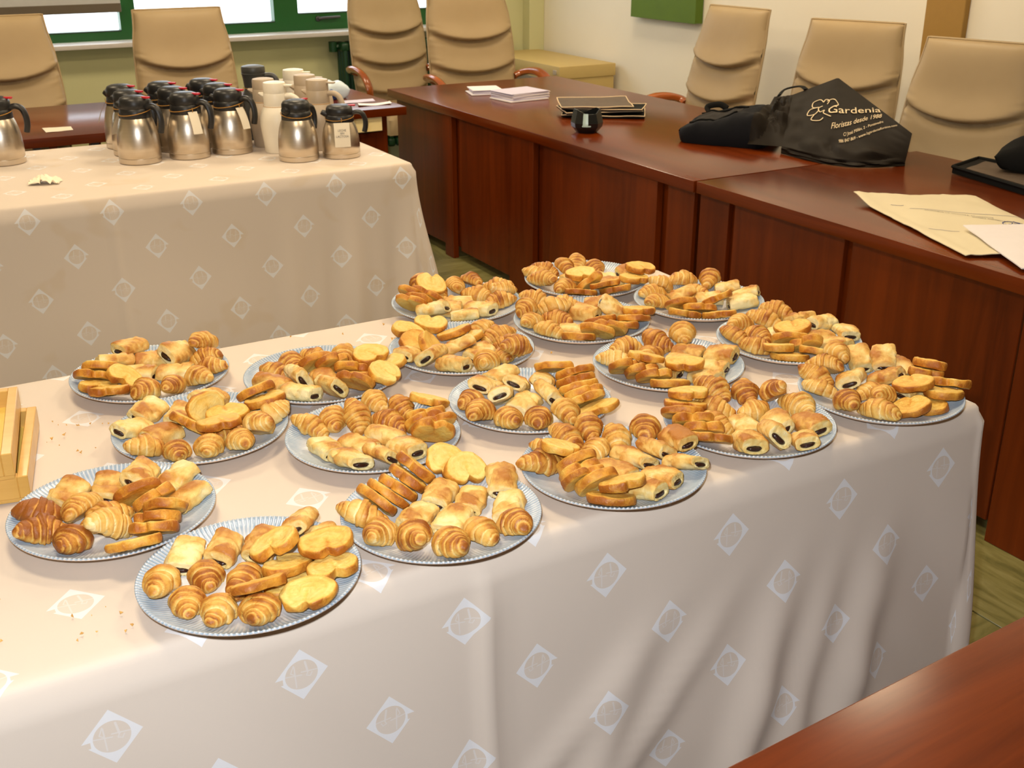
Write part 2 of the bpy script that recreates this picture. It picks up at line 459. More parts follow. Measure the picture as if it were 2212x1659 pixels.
def window(n, x0, x1, fl, fr, rail, handle=None):
    bm = bmesh.new()
    zb = 0.912; y0, y1 = 7.53, 7.60
    box(bm, x0, x1, y0, y1, zb, zb + rail); box(bm, x0, x1, y0, y1, WZ1 - .06, WZ1)
    box(bm, x0, x0 + fl, y0, y1, zb + rail, WZ1 - .06); box(bm, x1 - fr, x1, y0, y1, zb + rail, WZ1 - .06)
    w_ = tag(obj('window_%d' % n, bm, 'green_frame', smooth=False), kind='structure')
    obj('glass_pane', bbox(x0 + fl - .01, x1 - fr + .01, 7.56, 7.566, zb + rail - .01, WZ1 - .05), 'window_glass', w_, smooth=False)
    obj('rubber_seal', bbox(x0 + fl, x1 - fr, 7.527, 7.531, zb + rail - .006, zb + rail), 'black_plastic', w_, smooth=False)
    if handle:
        hx, hz = handle
        h = obj('window_handle', lathe([(0, 0), (.018, 0), (.018, .012), (.012, .016), (0, .016)], 16), 'dark_metal', w_, (hx, 7.53, hz), (PI / 2, 0, 0))
        obj('lever', tube([(hx, 7.512, hz), (hx + .03, 7.505, hz + .004), (hx + .15, 7.505, hz + .008)], [.010, .010, .008], 8), 'dark_metal', w_)
window(1, WX0, 1.565, .06, .05, .058)
window(2, 1.565, 2.585, .045, .085, .068)
window(3, 2.585, WX1, .08, .08, .112, (2.80, .985))
b_ = tag(empty('roller_blind', (0.1, 7.49, 1.08)), 'pale grey roller blind with dark bottom bar, half lowered over the window', 'blind')
obj('fabric', bbox(-1.40, 1.42, -.004, .004, .052, 1.28), 'blind_fabric', b_, smooth=False)
obj('bottom_bar', bbox(-1.40, 1.42, -.014, .010, 0.0, .052, .004, 1), 'blind_bar', b_, smooth=False)

# unseen ceiling lamps with made-up fixtures
for i, (x, y) in enumerate(LAMPS):
    t_ = tag(empty('ceiling_lamp_offscreen', (x, y, RZ)), 'unseen square recessed ceiling lamp with warm white diffuser', 'lamp', 'ceiling lamps')
    bm = bmesh.new()
    for a in (0, 1):
        box(bm, -.27, .27, -.27 + a * .51, -.24 + a * .51, -.035, 0); box(bm, -.27 + a * .51, -.24 + a * .51, -.24, .24, -.035, 0)
    obj('frame', bm, 'white_plastic', t_, smooth=False)
    obj('diffuser', bbox(-.24, .24, -.24, .24, -.015, -.008), 'lamp_diffuser', t_, smooth=False)
    la = bpy.data.lights.new('ceiling_lamp_light_offscreen', 'AREA'); la.size = .44; la.energy = LAMP_W; la.color = LAMP_COL
    lo = bpy.data.objects.new('ceiling_lamp_light_offscreen', la); C.objects.link(lo); lo.parent = t_; lo.location = (0, 0, -.04)

# radiator under the window
rt = tag(empty('radiator', (2.88, 7.40, 0.12)), 'dark green ribbed cast iron radiator under the window', 'radiator')
me = None
for i in range(13):
    if me is None:
        bm = bmesh.new()
        for yy in (-.05, .0, .05):
            tube([(0, yy, .03), (0, yy, .69)], .017, 8, bm)
        box(bm, -.028, .028, -.068, .068, .0, .06, .02, 3); box(bm, -.028, .028, -.068, .068, .66, .72, .02, 3)
        me = mesh_from(bm, 'section', 'dark_green_iron')
    link('section', me, rt, (.03 + i * .062, 0, 0))
bm = tube([(-.03, 0, .69), (.03, 0, .69)], .02, 8)
lathe([(0, .66), (.028, .66), (.028, .725), (0, .725)], 12, bm, -.035, 0)
obj('valve', bm, 'dark_green_iron', rt)
for xx in (.06, .74): obj('foot', bbox(xx - .015, xx + .015, -.03, .03, -.12, .0), 'dark_green_iron', rt)

# low steel cabinet in the corner
cb = tag(empty('cabinet', (4.24, 6.92, 0)), 'low beige steel cabinet with sliding shutter front in the room corner', 'cabinet')
obj('body', bbox(-.215, .215, -.50, .50, .0, .63, .003, 1), 'beige_steel', cb, smooth=False)
obj('top', bbox(-.222, .222, -.508, .508, .63, .71, .006, 2), 'beige_steel', cb)
dr = obj('door', bbox(-.219, -.213, -.47, .47, .04, .615), 'grey_shutter', cb, smooth=False)
for i in range(18): obj('slat', bbox(-.2225, -.218, -.47 + i * .0522, -.47 + i * .0522 + .046, .04, .615, .002, 1), 'grey_shutter', dr, smooth=False)
obj('lock_plate', bbox(-.226, -.221, -.475, -.43, .655, .685, .002, 1), 'grey_plastic', cb)

# green canvas on the right wall
pc = tag(empty('canvas_picture', (4.5, 5.90, 1.02)), 'plain green painted canvas hanging on the cream wall', 'picture')
obj('canvas', bbox(-.062, -.058, -.33, .33, .0, .85, .001, 1), 'green_canvas', pc, smooth=False)
obj('stretcher', bbox(-.0585, -.004, -.328, .328, .002, .848), 'green_canvas', pc, smooth=False)

# ------------------------------------------------------------------ wooden tables
def desk_parts(root, x0, x1, y0, y1, boards, ztop=ZW, along=1, front=None):
    obj('top', bbox(x0, x1, y0, y1, ztop - .042, ztop, .003, 2), 'mahogany_top' if along == 1 else 'mahogany_top_x', root)
    zu = ztop - .042
    for kind, a, b in boards:
        if kind == 'post': obj('leg_board', bbox(x0 + .006, x0 + .036, a, b, 0, zu, .002, 1), 'mahogany_front', root, smooth=False)
        elif kind == 'panel': obj('front_panel', bbox(x0 + .020, x0 + .040, a, b, .052, zu, .002, 1), 'mahogany_front', root, smooth=False)
        elif kind == 'joint': obj('joint_strip', bbox(x0 + .0405, x0 + .055, a - .03, b + .03, .06, zu), 'mahogany_front', root, smooth=False)
    for yy in (y0 + .05, (y0 + y1) / 2, y1 - .27):
        obj('cross_board', bbox(x0 + .057, x0 + .60, yy, yy + .03, 0, zu, .002, 1), 'mahogany_front', root, smooth=False)

t1 = tag(empty('desk'), 'long mahogany desk carrying the paper stacks and small black pot', 'desk')
desk_parts(t1, 2.5, 3.565, 3.092, 5.735, [('panel', 5.09, 5.66), ('post', 4.99, 5.085), ('joint', 4.93, 4.99), ('panel', 4.42, 4.934), ('post', 4.205, 4.418), ('joint', 4.14, 4.205),
    ('panel', 3.535, 4.143), ('post', 3.31, 3.533), ('joint', 3.26, 3.31), ('panel', 3.11, 3.263)])
t2 = tag(empty('desk'), 'mahogany desk with torn envelope and open black case on it', 'desk')
desk_parts(t2, 2.506, 3.60, 0.95, 3.085, [('panel', 2.928, 3.083), ('joint', 2.895, 2.93), ('panel', 2.389, 2.897), ('joint', 2.35, 2.389), ('panel', 1.75, 2.355), ('post', 1.30, 1.735), ('panel', 1.0, 1.295)])
# desk behind the flask table
t3 = tag(empty('desk'), 'mahogany desk under the window, standing behind the flask table', 'desk')
obj('top', bbox(-.9, 2.335, 5.13, 6.03, ZW - .04, ZW, .003, 2), 'mahogany_top_x', t3)
for a, b in ((-.8, .70), (.72, 2.27)):
    obj('front_panel', bbox(a, b, 5.23, 5.255, .08, .63, .002, 1), 'mahogany_front', t3, smooth=False)
for xx in (-.82, .69, 2.25): obj('leg_board', bbox(xx, xx + .035, 5.26, 5.62, 0, ZW - .04, .002, 1), 'mahogany_front', t3, smooth=False)
obj('bright_strip_board', bbox(.92, 2.21, 5.150, 5.165, .652, ZW - .041), 'bright_strip_cream', t3, smooth=False)  # board placed to imitate the bright strip of light under the desk top
for xx in (.62, .86): obj('bracket', bbox(xx, xx + .03, 5.205, 5.237, .60, ZW - .04), 'dark_metal', t3, smooth=False)
def rebase(root, p):
    root.location = p
    for ch in root.children: ch.location = ch.location - Vector(p)
rebase(t1, (3.03, 4.41, 0)); rebase(t2, (3.05, 2.02, 0)); rebase(t3, (.72, 5.58, 0))
# foreground desk
t4 = tag(empty('desk', (.95, .748, 0), R_(3.1)), 'bare reddish wooden desk top in front of the pastry table', 'desk')
obj('top', bbox(-1.4, 1.35, -1.0, 0, ZW - .042, ZW, .003, 2), 'mahogany_top_x', t4)
for xx in (-1.3, -.05, 1.2): obj('leg_board', bbox(xx, xx + .035, -.9, -.10, 0, ZW - .042, .002, 1), 'mahogany_front', t4, smooth=False)
obj('front_panel', bbox(-1.26, 1.2, -.10, -.08, .08, ZW - .042, .002, 1), 'mahogany_front', t4, smooth=False)

# ------------------------------------------------------------------ covered tables
def covered_table(name, x0, x1, y0, y1, label):
    t_ = tag(empty(name, ((x0 + x1) / 2, (y0 + y1) / 2, 0)), label, 'table')
    hx, hy = (x1 - x0) / 2 - .02, (y1 - y0) / 2 - .02
    obj('tabletop', bbox(-hx, hx, -hy, hy, ZT - .032, ZT - .0045, .004, 1), 'pale_wood', t_)
    for sx in (-1, 1):
        for sy in (-1, 1):
            obj('leg', tube([(sx * (hx - .08), sy * (hy - .08), 0), (sx * (hx - .08), sy * (hy - .08), ZT - .03)], .02, 10), 'dark_metal', t_)
    return t_

def tablecloth(name, mat, x0, x1, y0, y1, zbot, skirt, label, group=None, seed=0, top=None):
    """skirt(side, s, d) -> outward push in metres; side in 'F','R','B','L' or corner 'FR'..."""
    r = .014
    ix0, ix1, iy0, iy1 = x0 + r, x1 - r, y0 + r, y1 - r
    nx = max(8, int((ix1 - ix0) / .011)); ny = max(8, int((iy1 - iy0) / .016))
    xs = [ix0 + (ix1 - ix0) * i / nx for i in range(nx + 1)]; ys = [iy0 + (iy1 - iy0) * j / ny for j in range(ny + 1)]
    path = []                           # (base xy, normal, side, s, corner weight)
    def corner(px, py, a0, nm):
        for k in range(1, 10):
            a = a0 + (PI / 2) * k / 10
            path.append((px, py, math.cos(a), math.sin(a), nm, 0.0, math.sin(PI * k / 10)))
    for x in xs: path.append((x, iy0, 0, -1, 'F', x, 0))
    corner(ix1, iy0, -PI / 2, 'FR')
    for y in ys: path.append((ix1, y, 1, 0, 'R', y, 0))
    corner(ix1, iy1, 0, 'BR')
    for x in reversed(xs): path.append((x, iy1, 0, 1, 'B', x, 0))
    corner(ix0, iy1, PI / 2, 'BL')
    for y in reversed(ys): path.append((ix0, y, -1, 0, 'L', y, 0))
    corner(ix0, iy0, PI, 'FL')
    bm = bmesh.new(); uvl = bm.loops.layers.uv.new('cloth')
    UV = {}
    def vert(p, uv):
        v = bm.verts.new(p); UV[v] = uv; return v
    top = top or (lambda x, y: 0.0)
    V = [[vert((x, y, ZT + top(x, y)), (x, y)) for y in ys] for x in xs]
    for i in range(nx):
        for j in range(ny): bm.faces.new((V[i][j], V[i + 1][j], V[i + 1][j + 1], V[i][j + 1]))
    rings = []
    H = ZT - zbot
    levels = [(r * math.sin(a), r * (1 - math.cos(a)), r * a) for a in (PI / 6, PI / 3, PI / 2)]
    nd = 34
    for k in range(1, nd + 1):
        d = r + (H - r) * k / nd
        levels.append((r, d, d + r * (PI / 2 - 1)))
    first = []
    for (px, py, nxx, nyy, side, s, cw) in path:
        first.append(vert((px, py, ZT + (top(px, py))), (px, py)))
    rings.append(first)
    for (out, down, dd) in levels:
        ring = []
        for (px, py, nxx, nyy, side, s, cw) in path:
            push, tang = (skirt(side, s, down, cw) if down > r else (0, 0))
            o_ = out + push
            ring.append(vert((px + nxx * o_ - nyy * tang, py + nyy * o_ + nxx * tang, ZT - down), (px + nxx * dd, py + nyy * dd)))
        rings.append(ring)
    n = len(path)
    for a, b in zip(rings, rings[1:]):
        for i in range(n):
            j = (i + 1) % n
            bm.faces.new((a[i], b[i], b[j], a[j]))
    for f in bm.faces:
        for l in f.loops: l[uvl].uv = UV[l.vert]
    me = bpy.data.meshes.new(name)
    bmesh.ops.remove_doubles(bm, verts=bm.verts, dist=1e-5)
    for f in bm.faces: f.smooth = True
    bm.to_mesh(me); bm.free(); me.materials.append(M[mat])
    o = link(name, me); tag(o, label, 'tablecloth', group)
    md = o.modifiers.new('thick', 'SOLIDIFY'); md.thickness = 0.0015; md.offset = -1
    return o

def sstep(a, b, x):
    t = min(1, max(0, (x - a) / (b - a))); return t * t * (3 - 2 * t)

def skirt_near(side, s, d, cw):
    if len(side) == 2:
        g = sstep(.0, .6, d)
        if side == 'FR': return (.012 + .035 * cw * g + .012 * g, 0)
        return (.012 + .05 * cw * g, 0)
    if side == 'F':
        q = sstep(.02, .5, d)
        tilt = s - .62 * (d) + .05 * math.sin(5 * d)
        w = noise.noise(Vector((tilt * 2.3, d * .9, 3.1))) * .040 + noise.noise(Vector((tilt * 6.0, d * 1.6, 7.7))) * .022
        # two soft diagonal creases pulled across the lower right part
        for c0, sl, wd, am in ((1.02, .85, .040, .016), (.84, 1.1, .040, .012), (1.22, .35, .045, .028), (1.46, .25, .05, .030), (.90, .45, .05, .022), (1.34, .30, .035, .016)):
            e = (s - (c0 - sl * (d - .35))) / wd
            w += am * math.exp(-e * e) * sstep(.08, .35, d) * (1 if s > .55 else .35)
        e = (s - .662) / .013
        crease = .007 * math.exp(-e * e) + .006 * sstep(.63, .662, s) * (1 - sstep(.662, .72, s))
        return (.010 + .045 * q * d + w * q + crease * min(1, d / .1), 0)
    q = sstep(.02, .5, d)
    return (.010 + .05 * q * d + q * (.022 * math.sin(s * 17 + 1.2 + d) + noise.noise(Vector((s * 5, d, 1))) * .02), 0)

def skirt_far(side, s, d, cw):
    g = sstep(.0, .6, d)
    if len(side) == 2:
        return (.012 + (.085 if side == 'FR' else .05) * cw * g + .03 * g * d, 0)
    if side == 'F':
        q = sstep(.03, .55, d)
        rt_ = sstep(.9, 1.7, s)
        w = noise.noise(Vector((s * 2.2 - d * .3, d * .7, 9.1))) * .014 + rt_ * (.016 * math.sin(s * 26 + .6 * d) + .010 * math.sin(s * 51 + 1))
        e = (s - .66) / .013
        return (.010 + .05 * q * d + w * q + .006 * math.exp(-e * e) * min(1, d / .1), 0)
    q = sstep(.02, .5, d)
    return (.010 + .05 * q * d + q * (.028 * math.sin(s * 15 + d) + noise.noise(Vector((s * 5, d, 4))) * .02), 0)

def near_top(x, y):
    return max(-.0, noise.noise(Vector((x * 1.7, y * 2.1, .3))) * .0012) + .0012 * math.exp(-((y - 1.4 - (x - .2) * .0) / .004) ** 2) * 0 + .0015 * math.exp(-((x - .665) / .004) ** 2) * sstep(1.9, 2.2, y)

covered_table('trestle_table', -.95, 1.735, 1.25, 2.275, 'long table under the patterned cloth that carries the pastry plates')
tablecloth('pastry_tablecloth', 'cloth_near', -.95, 1.735, 1.25, 2.275, .10, skirt_near, 'beige cloth with white emblem lozenges, spread beneath the pastry plates', top=near_top)
covered_table('trestle_table', -.75, 1.765, 3.835, 4.815, 'table under the patterned cloth that carries the flasks')
tablecloth('flask_tablecloth', 'cloth_far', -.75, 1.765, 3.835, 4.815, .035, skirt_far, 'stained beige cloth with white emblem lozenges, spread beneath the flasks')

# ------------------------------------------------------------------ chairs (local +Y is the way the sitter faces)
def chair_meshes():
    me = {}
    W, T0 = .262, .085
    def back_center(v):                 # v 0 bottom .. 1 top
        return Vector((0, -.205 - .125 * v - .03 * math.sin(PI * v) * -1 * .6, .46 + .71 * v))
    def halfw(v):
        return W * (.93 + .07 * math.sin(PI * min(1, v * 1.15))) * (1 - .06 * sstep(.75, 1.0, v))
    seams = [(.595, .080), (.340, .075), (.10, .06)]
    def front(u, v):
        uu = 2 * u - 1
        c = back_center(v); hw = halfw(v)
        edge = (1 - abs(uu) ** 5) * (1 - abs(2 * v - 1) ** 14)
        b = .052 * edge ** .5 if edge > 0 else 0
        for v0, curve in seams:
            vs = v0 + curve * (uu * uu) - .02
            dv = v - vs
            am = 1 - .55 * abs(uu) ** 3
            if dv > 0: b += .030 * am * math.exp(-(dv / .10) ** 2) - .055 * am * math.exp(-(dv / .012) ** 2)
            else: b -= .026 * am * math.exp(-(dv / .038) ** 2)
            # gathers at the ends of each seam
            k = sstep(.66, .95, abs(uu)) * math.exp(-(dv / .07) ** 2)
            b += .0045 * k * math.sin(dv * 150 + abs(uu) * 9)
        return Vector((uu * hw, c.y + b, c.z))
    def back(u, v):
        uu = 2 * u - 1; c = back_center(v)
        return Vector((uu * halfw(v), c.y - T0 * .55 * (1 - abs(uu) ** 6) ** .5 * (1 - abs(2 * v - 1) ** 10) ** .5, c.z))
    bm = bmesh.new(); nu, nv = 36, 96
    _, A = grid(nu, nv, front, bm); _, B = grid(nu, nv, back, bm)
    bmesh.ops.remove_doubles(bm, verts=bm.verts, dist=2e-4)
    me['backrest'] = mesh_from(bm, 'backrest', 'beige_leather', angle=75)
    # piping round the edge
    pts = [back_center(v) + Vector((-halfw(v), 0, 0)) for v in [i / 30 for i in range(31)]]
    pts += [back_center(1) + Vector((halfw(1) * x, 0, .0)) for x in (-.95, -.5, 0, .5, .95)]
    pts += [back_center(v) + Vector((halfw(v), 0, 0)) for v in [1 - i / 30 for i in range(31)]]
    me['piping'] = mesh_from(tube(pts, .006, 6), 'piping', 'beige_leather')
    def seat(u, v):
        a, b = 2 * u - 1, 2 * v - 1
        e = max(0, (1 - abs(a) ** 6) * (1 - abs(b) ** 6))
        return Vector((a * .255, b * .24 + .02, .43 + .055 * e ** .5))
    bm = slab_sheet(20, 20, seat, .09)
    me['seat'] = mesh_from(bm, 'seat', 'beige_leather', angle=60)
    for sx, nm in ((-1, 'l'), (1, 'r')):
        P = spline([(sx * .245, -.205, .655), (sx * .292, -.20, .672), (sx * .315, -.12, .690), (sx * .318, -.02, .688), (sx * .314, .065, .655), (sx * .306, .105, .585), (sx * .29, .06, .50), (sx * .262, .0, .455)], 6)
        me['arm' + nm] = mesh_from(tube(P, .030, 10, sy=.66), 'armrest', 'arm_wood')
    me['column'] = mesh_from(lathe([(0, .10), (.03, .10), (.03, .30), (.022, .30), (.022, .38), (.12, .385), (.12, .40), (0, .40)], 20), 'column', 'dark_metal')
    bm = bmesh.new()
    P = [(0, 0, .115), (.12, 0, .105), (.29, 0, .07)]
    tube(P, [.03, .026, .018], 8, bm)
    me['foot'] = mesh_from(bm, 'foot', 'arm_wood')
    bm = bmesh.new()
    for s in (-1, 1):
        b2 = lathe([(0, -.011), (.026, -.011), (.028, 0), (.026, .011), (0, .011)], 16)
        for v in b2.verts: v.co = Vector((v.co.x, s * .016 + v.co.z, v.co.y + .028))
        t_ = bpy.data.meshes.new('t'); b2.to_mesh(t_); b2.free(); bm.from_mesh(t_); bpy.data.meshes.remove(t_)
    me['caster'] = mesh_from(bm, 'caster', 'black_plastic')
    return me
CH = chair_meshes()
def chair(x, y, face, dz, label, scale=1.0):
    """face: angle of the facing direction in room plan"""
    t_ = tag(empty('office_chair', (x, y, 0), face - PI / 2), label, 'chair', 'beige office chairs round the desks')
    t_.scale = (scale, 1, 1)
    b = link('backrest', CH['backrest'], t_, (0, 0, dz)); link('piping', CH['piping'], b)
    link('seat', CH['seat'], t_, (0, 0, dz)); link('armrest', CH['arml'], t_, (0, 0, dz)); link('armrest', CH['armr'], t_, (0, 0, dz))
    link('column', CH['column'], t_, (0, 0, 0)).scale = (1, 1, 1 + dz / .4)
    for k in range(5):
        a = 2 * PI * k / 5 + .3
        f = link('foot', CH['foot'], t_, (0, 0, 0), (0, 0, a)); link('caster', CH['caster'], f, (.285, 0, 0))
    return t_
chair(.672, 5.95, -PI / 2 + .03, 0, 'beige leather office chair at the window desk, further from the radiator')
chair(1.560, 5.99, -PI / 2 - .02, 0, 'beige leather office chair at the window desk, right behind the flasks')
chair(2.968, 6.50, -PI / 2 + .02, .069, 'beige leather office chair in front of the green radiator', .97)
chair(3.236, 5.91, -PI / 2 - .02, .068, 'beige leather office chair beside the low steel cabinet', 1.07)
chair(3.83, 4.83, PI + .06, .0, 'beige leather office chair below the green picture', .98)
chair(3.76, 3.80, PI + .37, .0, 'beige leather office chair behind the black tote bag', .98)
chair(3.51, 2.95, PI + .24, .0, 'beige leather office chair behind the open black case', 1.0)

# ------------------------------------------------------------------ steel flasks
def flask_meshes():
    me = {}
    me['base'] = mesh_from(lathe([(0, 0), (.074, 0), (.0775, .003), (.0775, .0205), (.076, .0215)], 48), 'base_ring', 'brushed_steel')
    me['body'] = mesh_from(lathe([(.076, .0215), (.0772, .023), (.0770, .06), (.0755, .088), (.0725, .110), (.0680, .133), (.0625, .152), (.0575, .164), (.0560, .168)], 48), 'body', 'brushed_steel')
    me['collar'] = mesh_from(lathe([(.0560, .163), (.0575, .165), (.0565, .185), (.0545, .196), (.050, .200)], 40), 'collar', 'black_plastic')
    me['lid'] = mesh_from(lathe([(.050, .196), (.0535, .200), (.0545, .212), (.0535, .226), (.0480, .236), (.035, .2415), (.018, .2437), (0, .244)], 40), 'lid', 'black_plastic')
    bm = tube([(-.040, 0, .198), (-.056, 0, .203), (-.072, 0, .211)], [.017, .015, .011], 10)
    me['spout'] = mesh_from(bm, 'spout', 'black_plastic')
    P = spline([(.045, 0, .200), (.070, 0, .207), (.092, 0, .198), (.103, 0, .170), (.104, 0, .140), (.098, 0, .112)], 6)
    me['handle'] = mesh_from(tube(P, .0135, 10, sy=.8), 'handle', 'black_plastic')
    me['lever'] = mesh_from(bbox(.030, .066, -.009, .009, .234, .241, .003, 2), 'lever', 'red_plastic')
    P = [(.0585 * math.cos(a), .0585 * math.sin(a), .186 + .010 * math.cos(a - 1.0)) for a in [2 * PI * i / 36 for i in range(36)]]
    me['twine'] = mesh_from(tube(P, .0014, 5, closed=True), 'twine', 'twine')
    def tagcard(u, v): return Vector(((u - .5) * .036, -.004 * math.sin(PI * v), -.085 * v))
    bm, _ = grid(2, 8, tagcard)
    bmesh.ops.solidify(bm, geom=bm.faces, thickness=.0012)
    me['card'] = mesh_from(bm, 'paper_tag', 'card')
    me['loop'] = mesh_from(tube([(0, 0, .012), (.003, -.002, 0), (0, 0, -.006)], .0012, 5), 'tag_string', 'twine')
    return me
FM = flask_meshes()
CAMR = -29.7            # direction of the camera's right in room plan, degrees
def flask(x, y, rot, label, scale=(1, 1, 1), tagang=None, group='steel flasks on the cloth', lean=.0):
    t_ = tag(empty('vacuum_flask', (x, y, ZT + .0005), R_(CAMR + rot)), label, 'flask', group)
    t_.scale = scale
    link('base_ring', FM['base'], t_); link('body', FM['body'], t_); link('collar', FM['collar'], t_)
    l = link('lid', FM['lid'], t_); link('lever', FM['lever'], l)
    link('spout', FM['spout'], t_); link('handle', FM['handle'], t_)
    tw = link('twine', FM['twine'], t_)
    if tagang is not None:
        a = R_(tagang)
        cdir = Vector((math.cos(a), math.sin(a)))
        c = link('paper_tag', FM['card'], t_, (cdir.x * .0605, cdir.y * .0605, .176), (R_(-24 + lean), 0, a + PI / 2))
        link('tag_string', FM['loop'], t_, (cdir.x * .0605, cdir.y * .0605, .178))
        return c
bk = ', back row of the nine-flask cluster'; md_ = ', middle row of the nine-flask cluster'; fw = ', front row of the nine-flask cluster'
flask(.910, 4.700, -16, 'steel flask with tag at its side' + bk, tagang=208)
flask(.903, 4.534, -15, 'steel flask with red lever, farthest from plastic flasks' + md_)
flask(.888, 4.366, -14, 'steel flask with string tied in a bow' + fw, tagang=184)
flask(1.070, 4.702, -15, 'steel flask between two others' + bk)
flask(1.070, 4.536, -16, 'steel flask between two others' + md_)
flask(1.075, 4.368, -15, 'steel flask between two others' + fw, tagang=-36)
flask(1.240, 4.712, -14, 'steel flask nearest the charcoal flask' + bk)
flask(1.250, 4.546, -15, 'steel flask nearest the plastic flasks' + md_)
flask(1.243, 4.378, -10, 'steel flask nearest the white flask' + fw, tagang=-26)
flask(.440, 4.600, 8, 'lone steel flask with black lid, standing behind the crumpled tissue')
flask(1.418, 4.108, 60, 'shorter steel flask with knotted string, in front of the white flask', (.97, .97, .915), None)
cz = flask(1.580, 4.085, 12, 'shortest steel flask with the paper tag reading LECHE SIN LACTOSA', (.93, .93, .80), -88, lean=14)
cz.location.z = .168
cz.scale = (1.75, 1, 1.30)
bm = TEXTS['tag']
for v in bm.verts:
    v.co = Vector((v.co.x * .0066, -.0054, -.030 + v.co.y * .0105))
obj('tag_lettering', bm, 'ink', cz, smooth=False)

# plastic flasks
def jug(x, y, mat, h, rot, label, cap=1.0, tall=False):
    t_ = tag(empty('plastic_flask', (x, y, ZT + .0005), R_(CAMR + rot)), label, 'flask', 'plastic flasks on the cloth')
    s = h / .265
    if not tall:
        obj('body', lathe([(0, 0), (.050, 0), (.053, .004), (.056, .04), (.061, .08 * s), (.0635, .11 * s), (.062, .135 * s), (.055, .158 * s), (.047, .172 * s), (.0435, .180 * s)], 40), mat, t_)
        obj('collar', lathe([(.0435, .176 * s), (.0445, .180 * s), (.0440, .222 * s), (.0425, .226 * s)], 36), mat, t_)
        l = obj('lid', lathe([(.0425, .224 * s), (.0432, .227 * s), (.0430, .258 * s), (.041, .264 * s), (.03, .2665 * s), (0, .267 * s)], 36), mat if cap == 1.0 else 'grey_plastic', t_)
        obj('thumb_lever', bbox(.034, .072, -.011, .011, .250 * s, .257 * s, .003, 2), mat, l)
        bm = bmesh.new()
        tube([(-.036, 0, .212 * s), (-.052, 0, .218 * s), (-.064, 0, .222 * s)], [.020, .013, .006], 10, bm, sy=.7)
        obj('spout', bm, mat, t_)
        P = spline([(.042, 0, .214 * s), (.070, 0, .213 * s), (.092, 0, .195 * s), (.102, 0, .155 * s), (.096, 0, .110 * s), (.060, 0, .090 * s)], 6)
        obj('handle', tube(P, .0105, 10), mat, t_)
        Q = [(.0455 * math.cos(a), .0455 * math.sin(a), .176 * s) for a in [2 * PI * i / 30 for i in range(30)]]
        obj('twine', tube(Q, .001, 5, closed=True), 'twine', t_)
    else:
        obj('body', lathe([(0, 0), (.056, 0), (.058, .004), (.060, .09), (.060, .13), (.054, .165), (.044, .190), (.040, .200), (.041, .215)], 40), mat, t_)
        obj('neck', lathe([(.041, .212), (.044, .240), (.047, .256), (.049, .262), (.046, .264)], 36), mat, t_)
        obj('lid', lathe([(.046, .262), (.0475, .265), (.0475, .283), (.045, .289), (.03, .293), (0, .294)], 36), mat, t_)
        P = spline([(.04, 0, .25), (.075, 0, .252), (.095, 0, .225), (.098, 0, .17), (.09, 0, .11), (.055, 0, .09)], 6)
        obj('handle', tube(P, .011, 10), mat, t_)
        Q = [(.0445 * math.cos(a), .0445 * math.sin(a), .205) for a in [2 * PI * i / 30 for i in range(30)]]
        obj('twine', tube(Q, .0012, 5, closed=True), 'twine', t_)
    return t_
jug(1.402, 4.292, 'white_plastic', .265, -8, 'white plastic flask behind the shorter steel flask with knotted string')
jug(1.405, 4.435, 'grey_plastic', .262, -6, 'warm grey plastic flask between the white flask and the charcoal flask')
jug(1.588, 4.600, 'white_plastic', .268, -10, 'white plastic flask at the back, beside the charcoal flask')
jug(1.578, 4.440, 'grey_plastic', .265, -4, 'warm grey plastic flask in the middle of its column of three')
g3 = jug(1.565, 4.265, 'grey_plastic', .268, -12, 'warm grey plastic flask with paper tag, behind the shortest steel flask', .9)
link('paper_tag', FM['card'], g3, (-.022, -.058, .165), (R_(-14), 0, R_(-20)))
jug(1.425, 4.615, 'charcoal_plastic', .29, 0, 'tall charcoal plastic flask with flat lid', tall=True)

# crumpled tissue
random.seed(4)
bm = bmesh.new()
def tissue(u, v):
    x = (u - .5) * .10; y = (v - .5) * .075
    z = .006 + .026 * abs(noise.noise(Vector((u * 4, v * 4, 2.2)))) + .016 * (1 - abs(2 * u - 1)) * abs(math.sin(u * 9))
    return Vector((x + .01 * noise.noise(Vector((u * 5, v * 5, 9))), y + .01 * noise.noise(Vector((u * 5, v * 5, 5))), z))
bm = slab_sheet(22, 16, tissue, .0012)
tag(obj('tissue', bm, 'tissue', None, (.515, 4.155, ZT - .003), (0, 0, R_(-18)), angle=25), 'crumpled cream paper tissue lying on the flask cloth', 'tissue')

# ------------------------------------------------------------------ things on the desks
def flat_sheet(name, pts, z, mat, label, cat, group=None, curl=0.0, thick=.0008, seed=0):
    a, b, c, d = [Vector((*p, 0)) for p in pts]
    def fn(u, v):
        p = a.lerp(b, u).lerp(d.lerp(c, u), v)
        return Vector((p.x, p.y, z + thick + curl * (2 * u - 1) ** 2 + .0012 * noise.noise(Vector((u * 3, v * 3, seed)))+ .0012))
    o = obj(name, slab_sheet(10, 10, fn, thick), mat, angle=50)
    return tag(o, label, cat, group)
flat_sheet('card', [(.687, 5.253), (.801, 5.262), (.807, 5.358), (.689, 5.378)], ZW, 'card', 'small blank white card on the window desk', 'card')
flat_sheet('paper_strip', [(2.13, 5.235), (2.30, 5.225), (2.315, 5.285), (2.15, 5.30)], ZW, 'white_paper', 'narrow white paper strip at the end of the window desk', 'paper', curl=.006)
flat_sheet('leaflet', [(2.10, 5.36), (2.27, 5.36), (2.29, 5.44), (2.12, 5.45)], ZW, 'lilac_paper', 'pale leaflet behind the white paper strip on the window desk', 'paper')
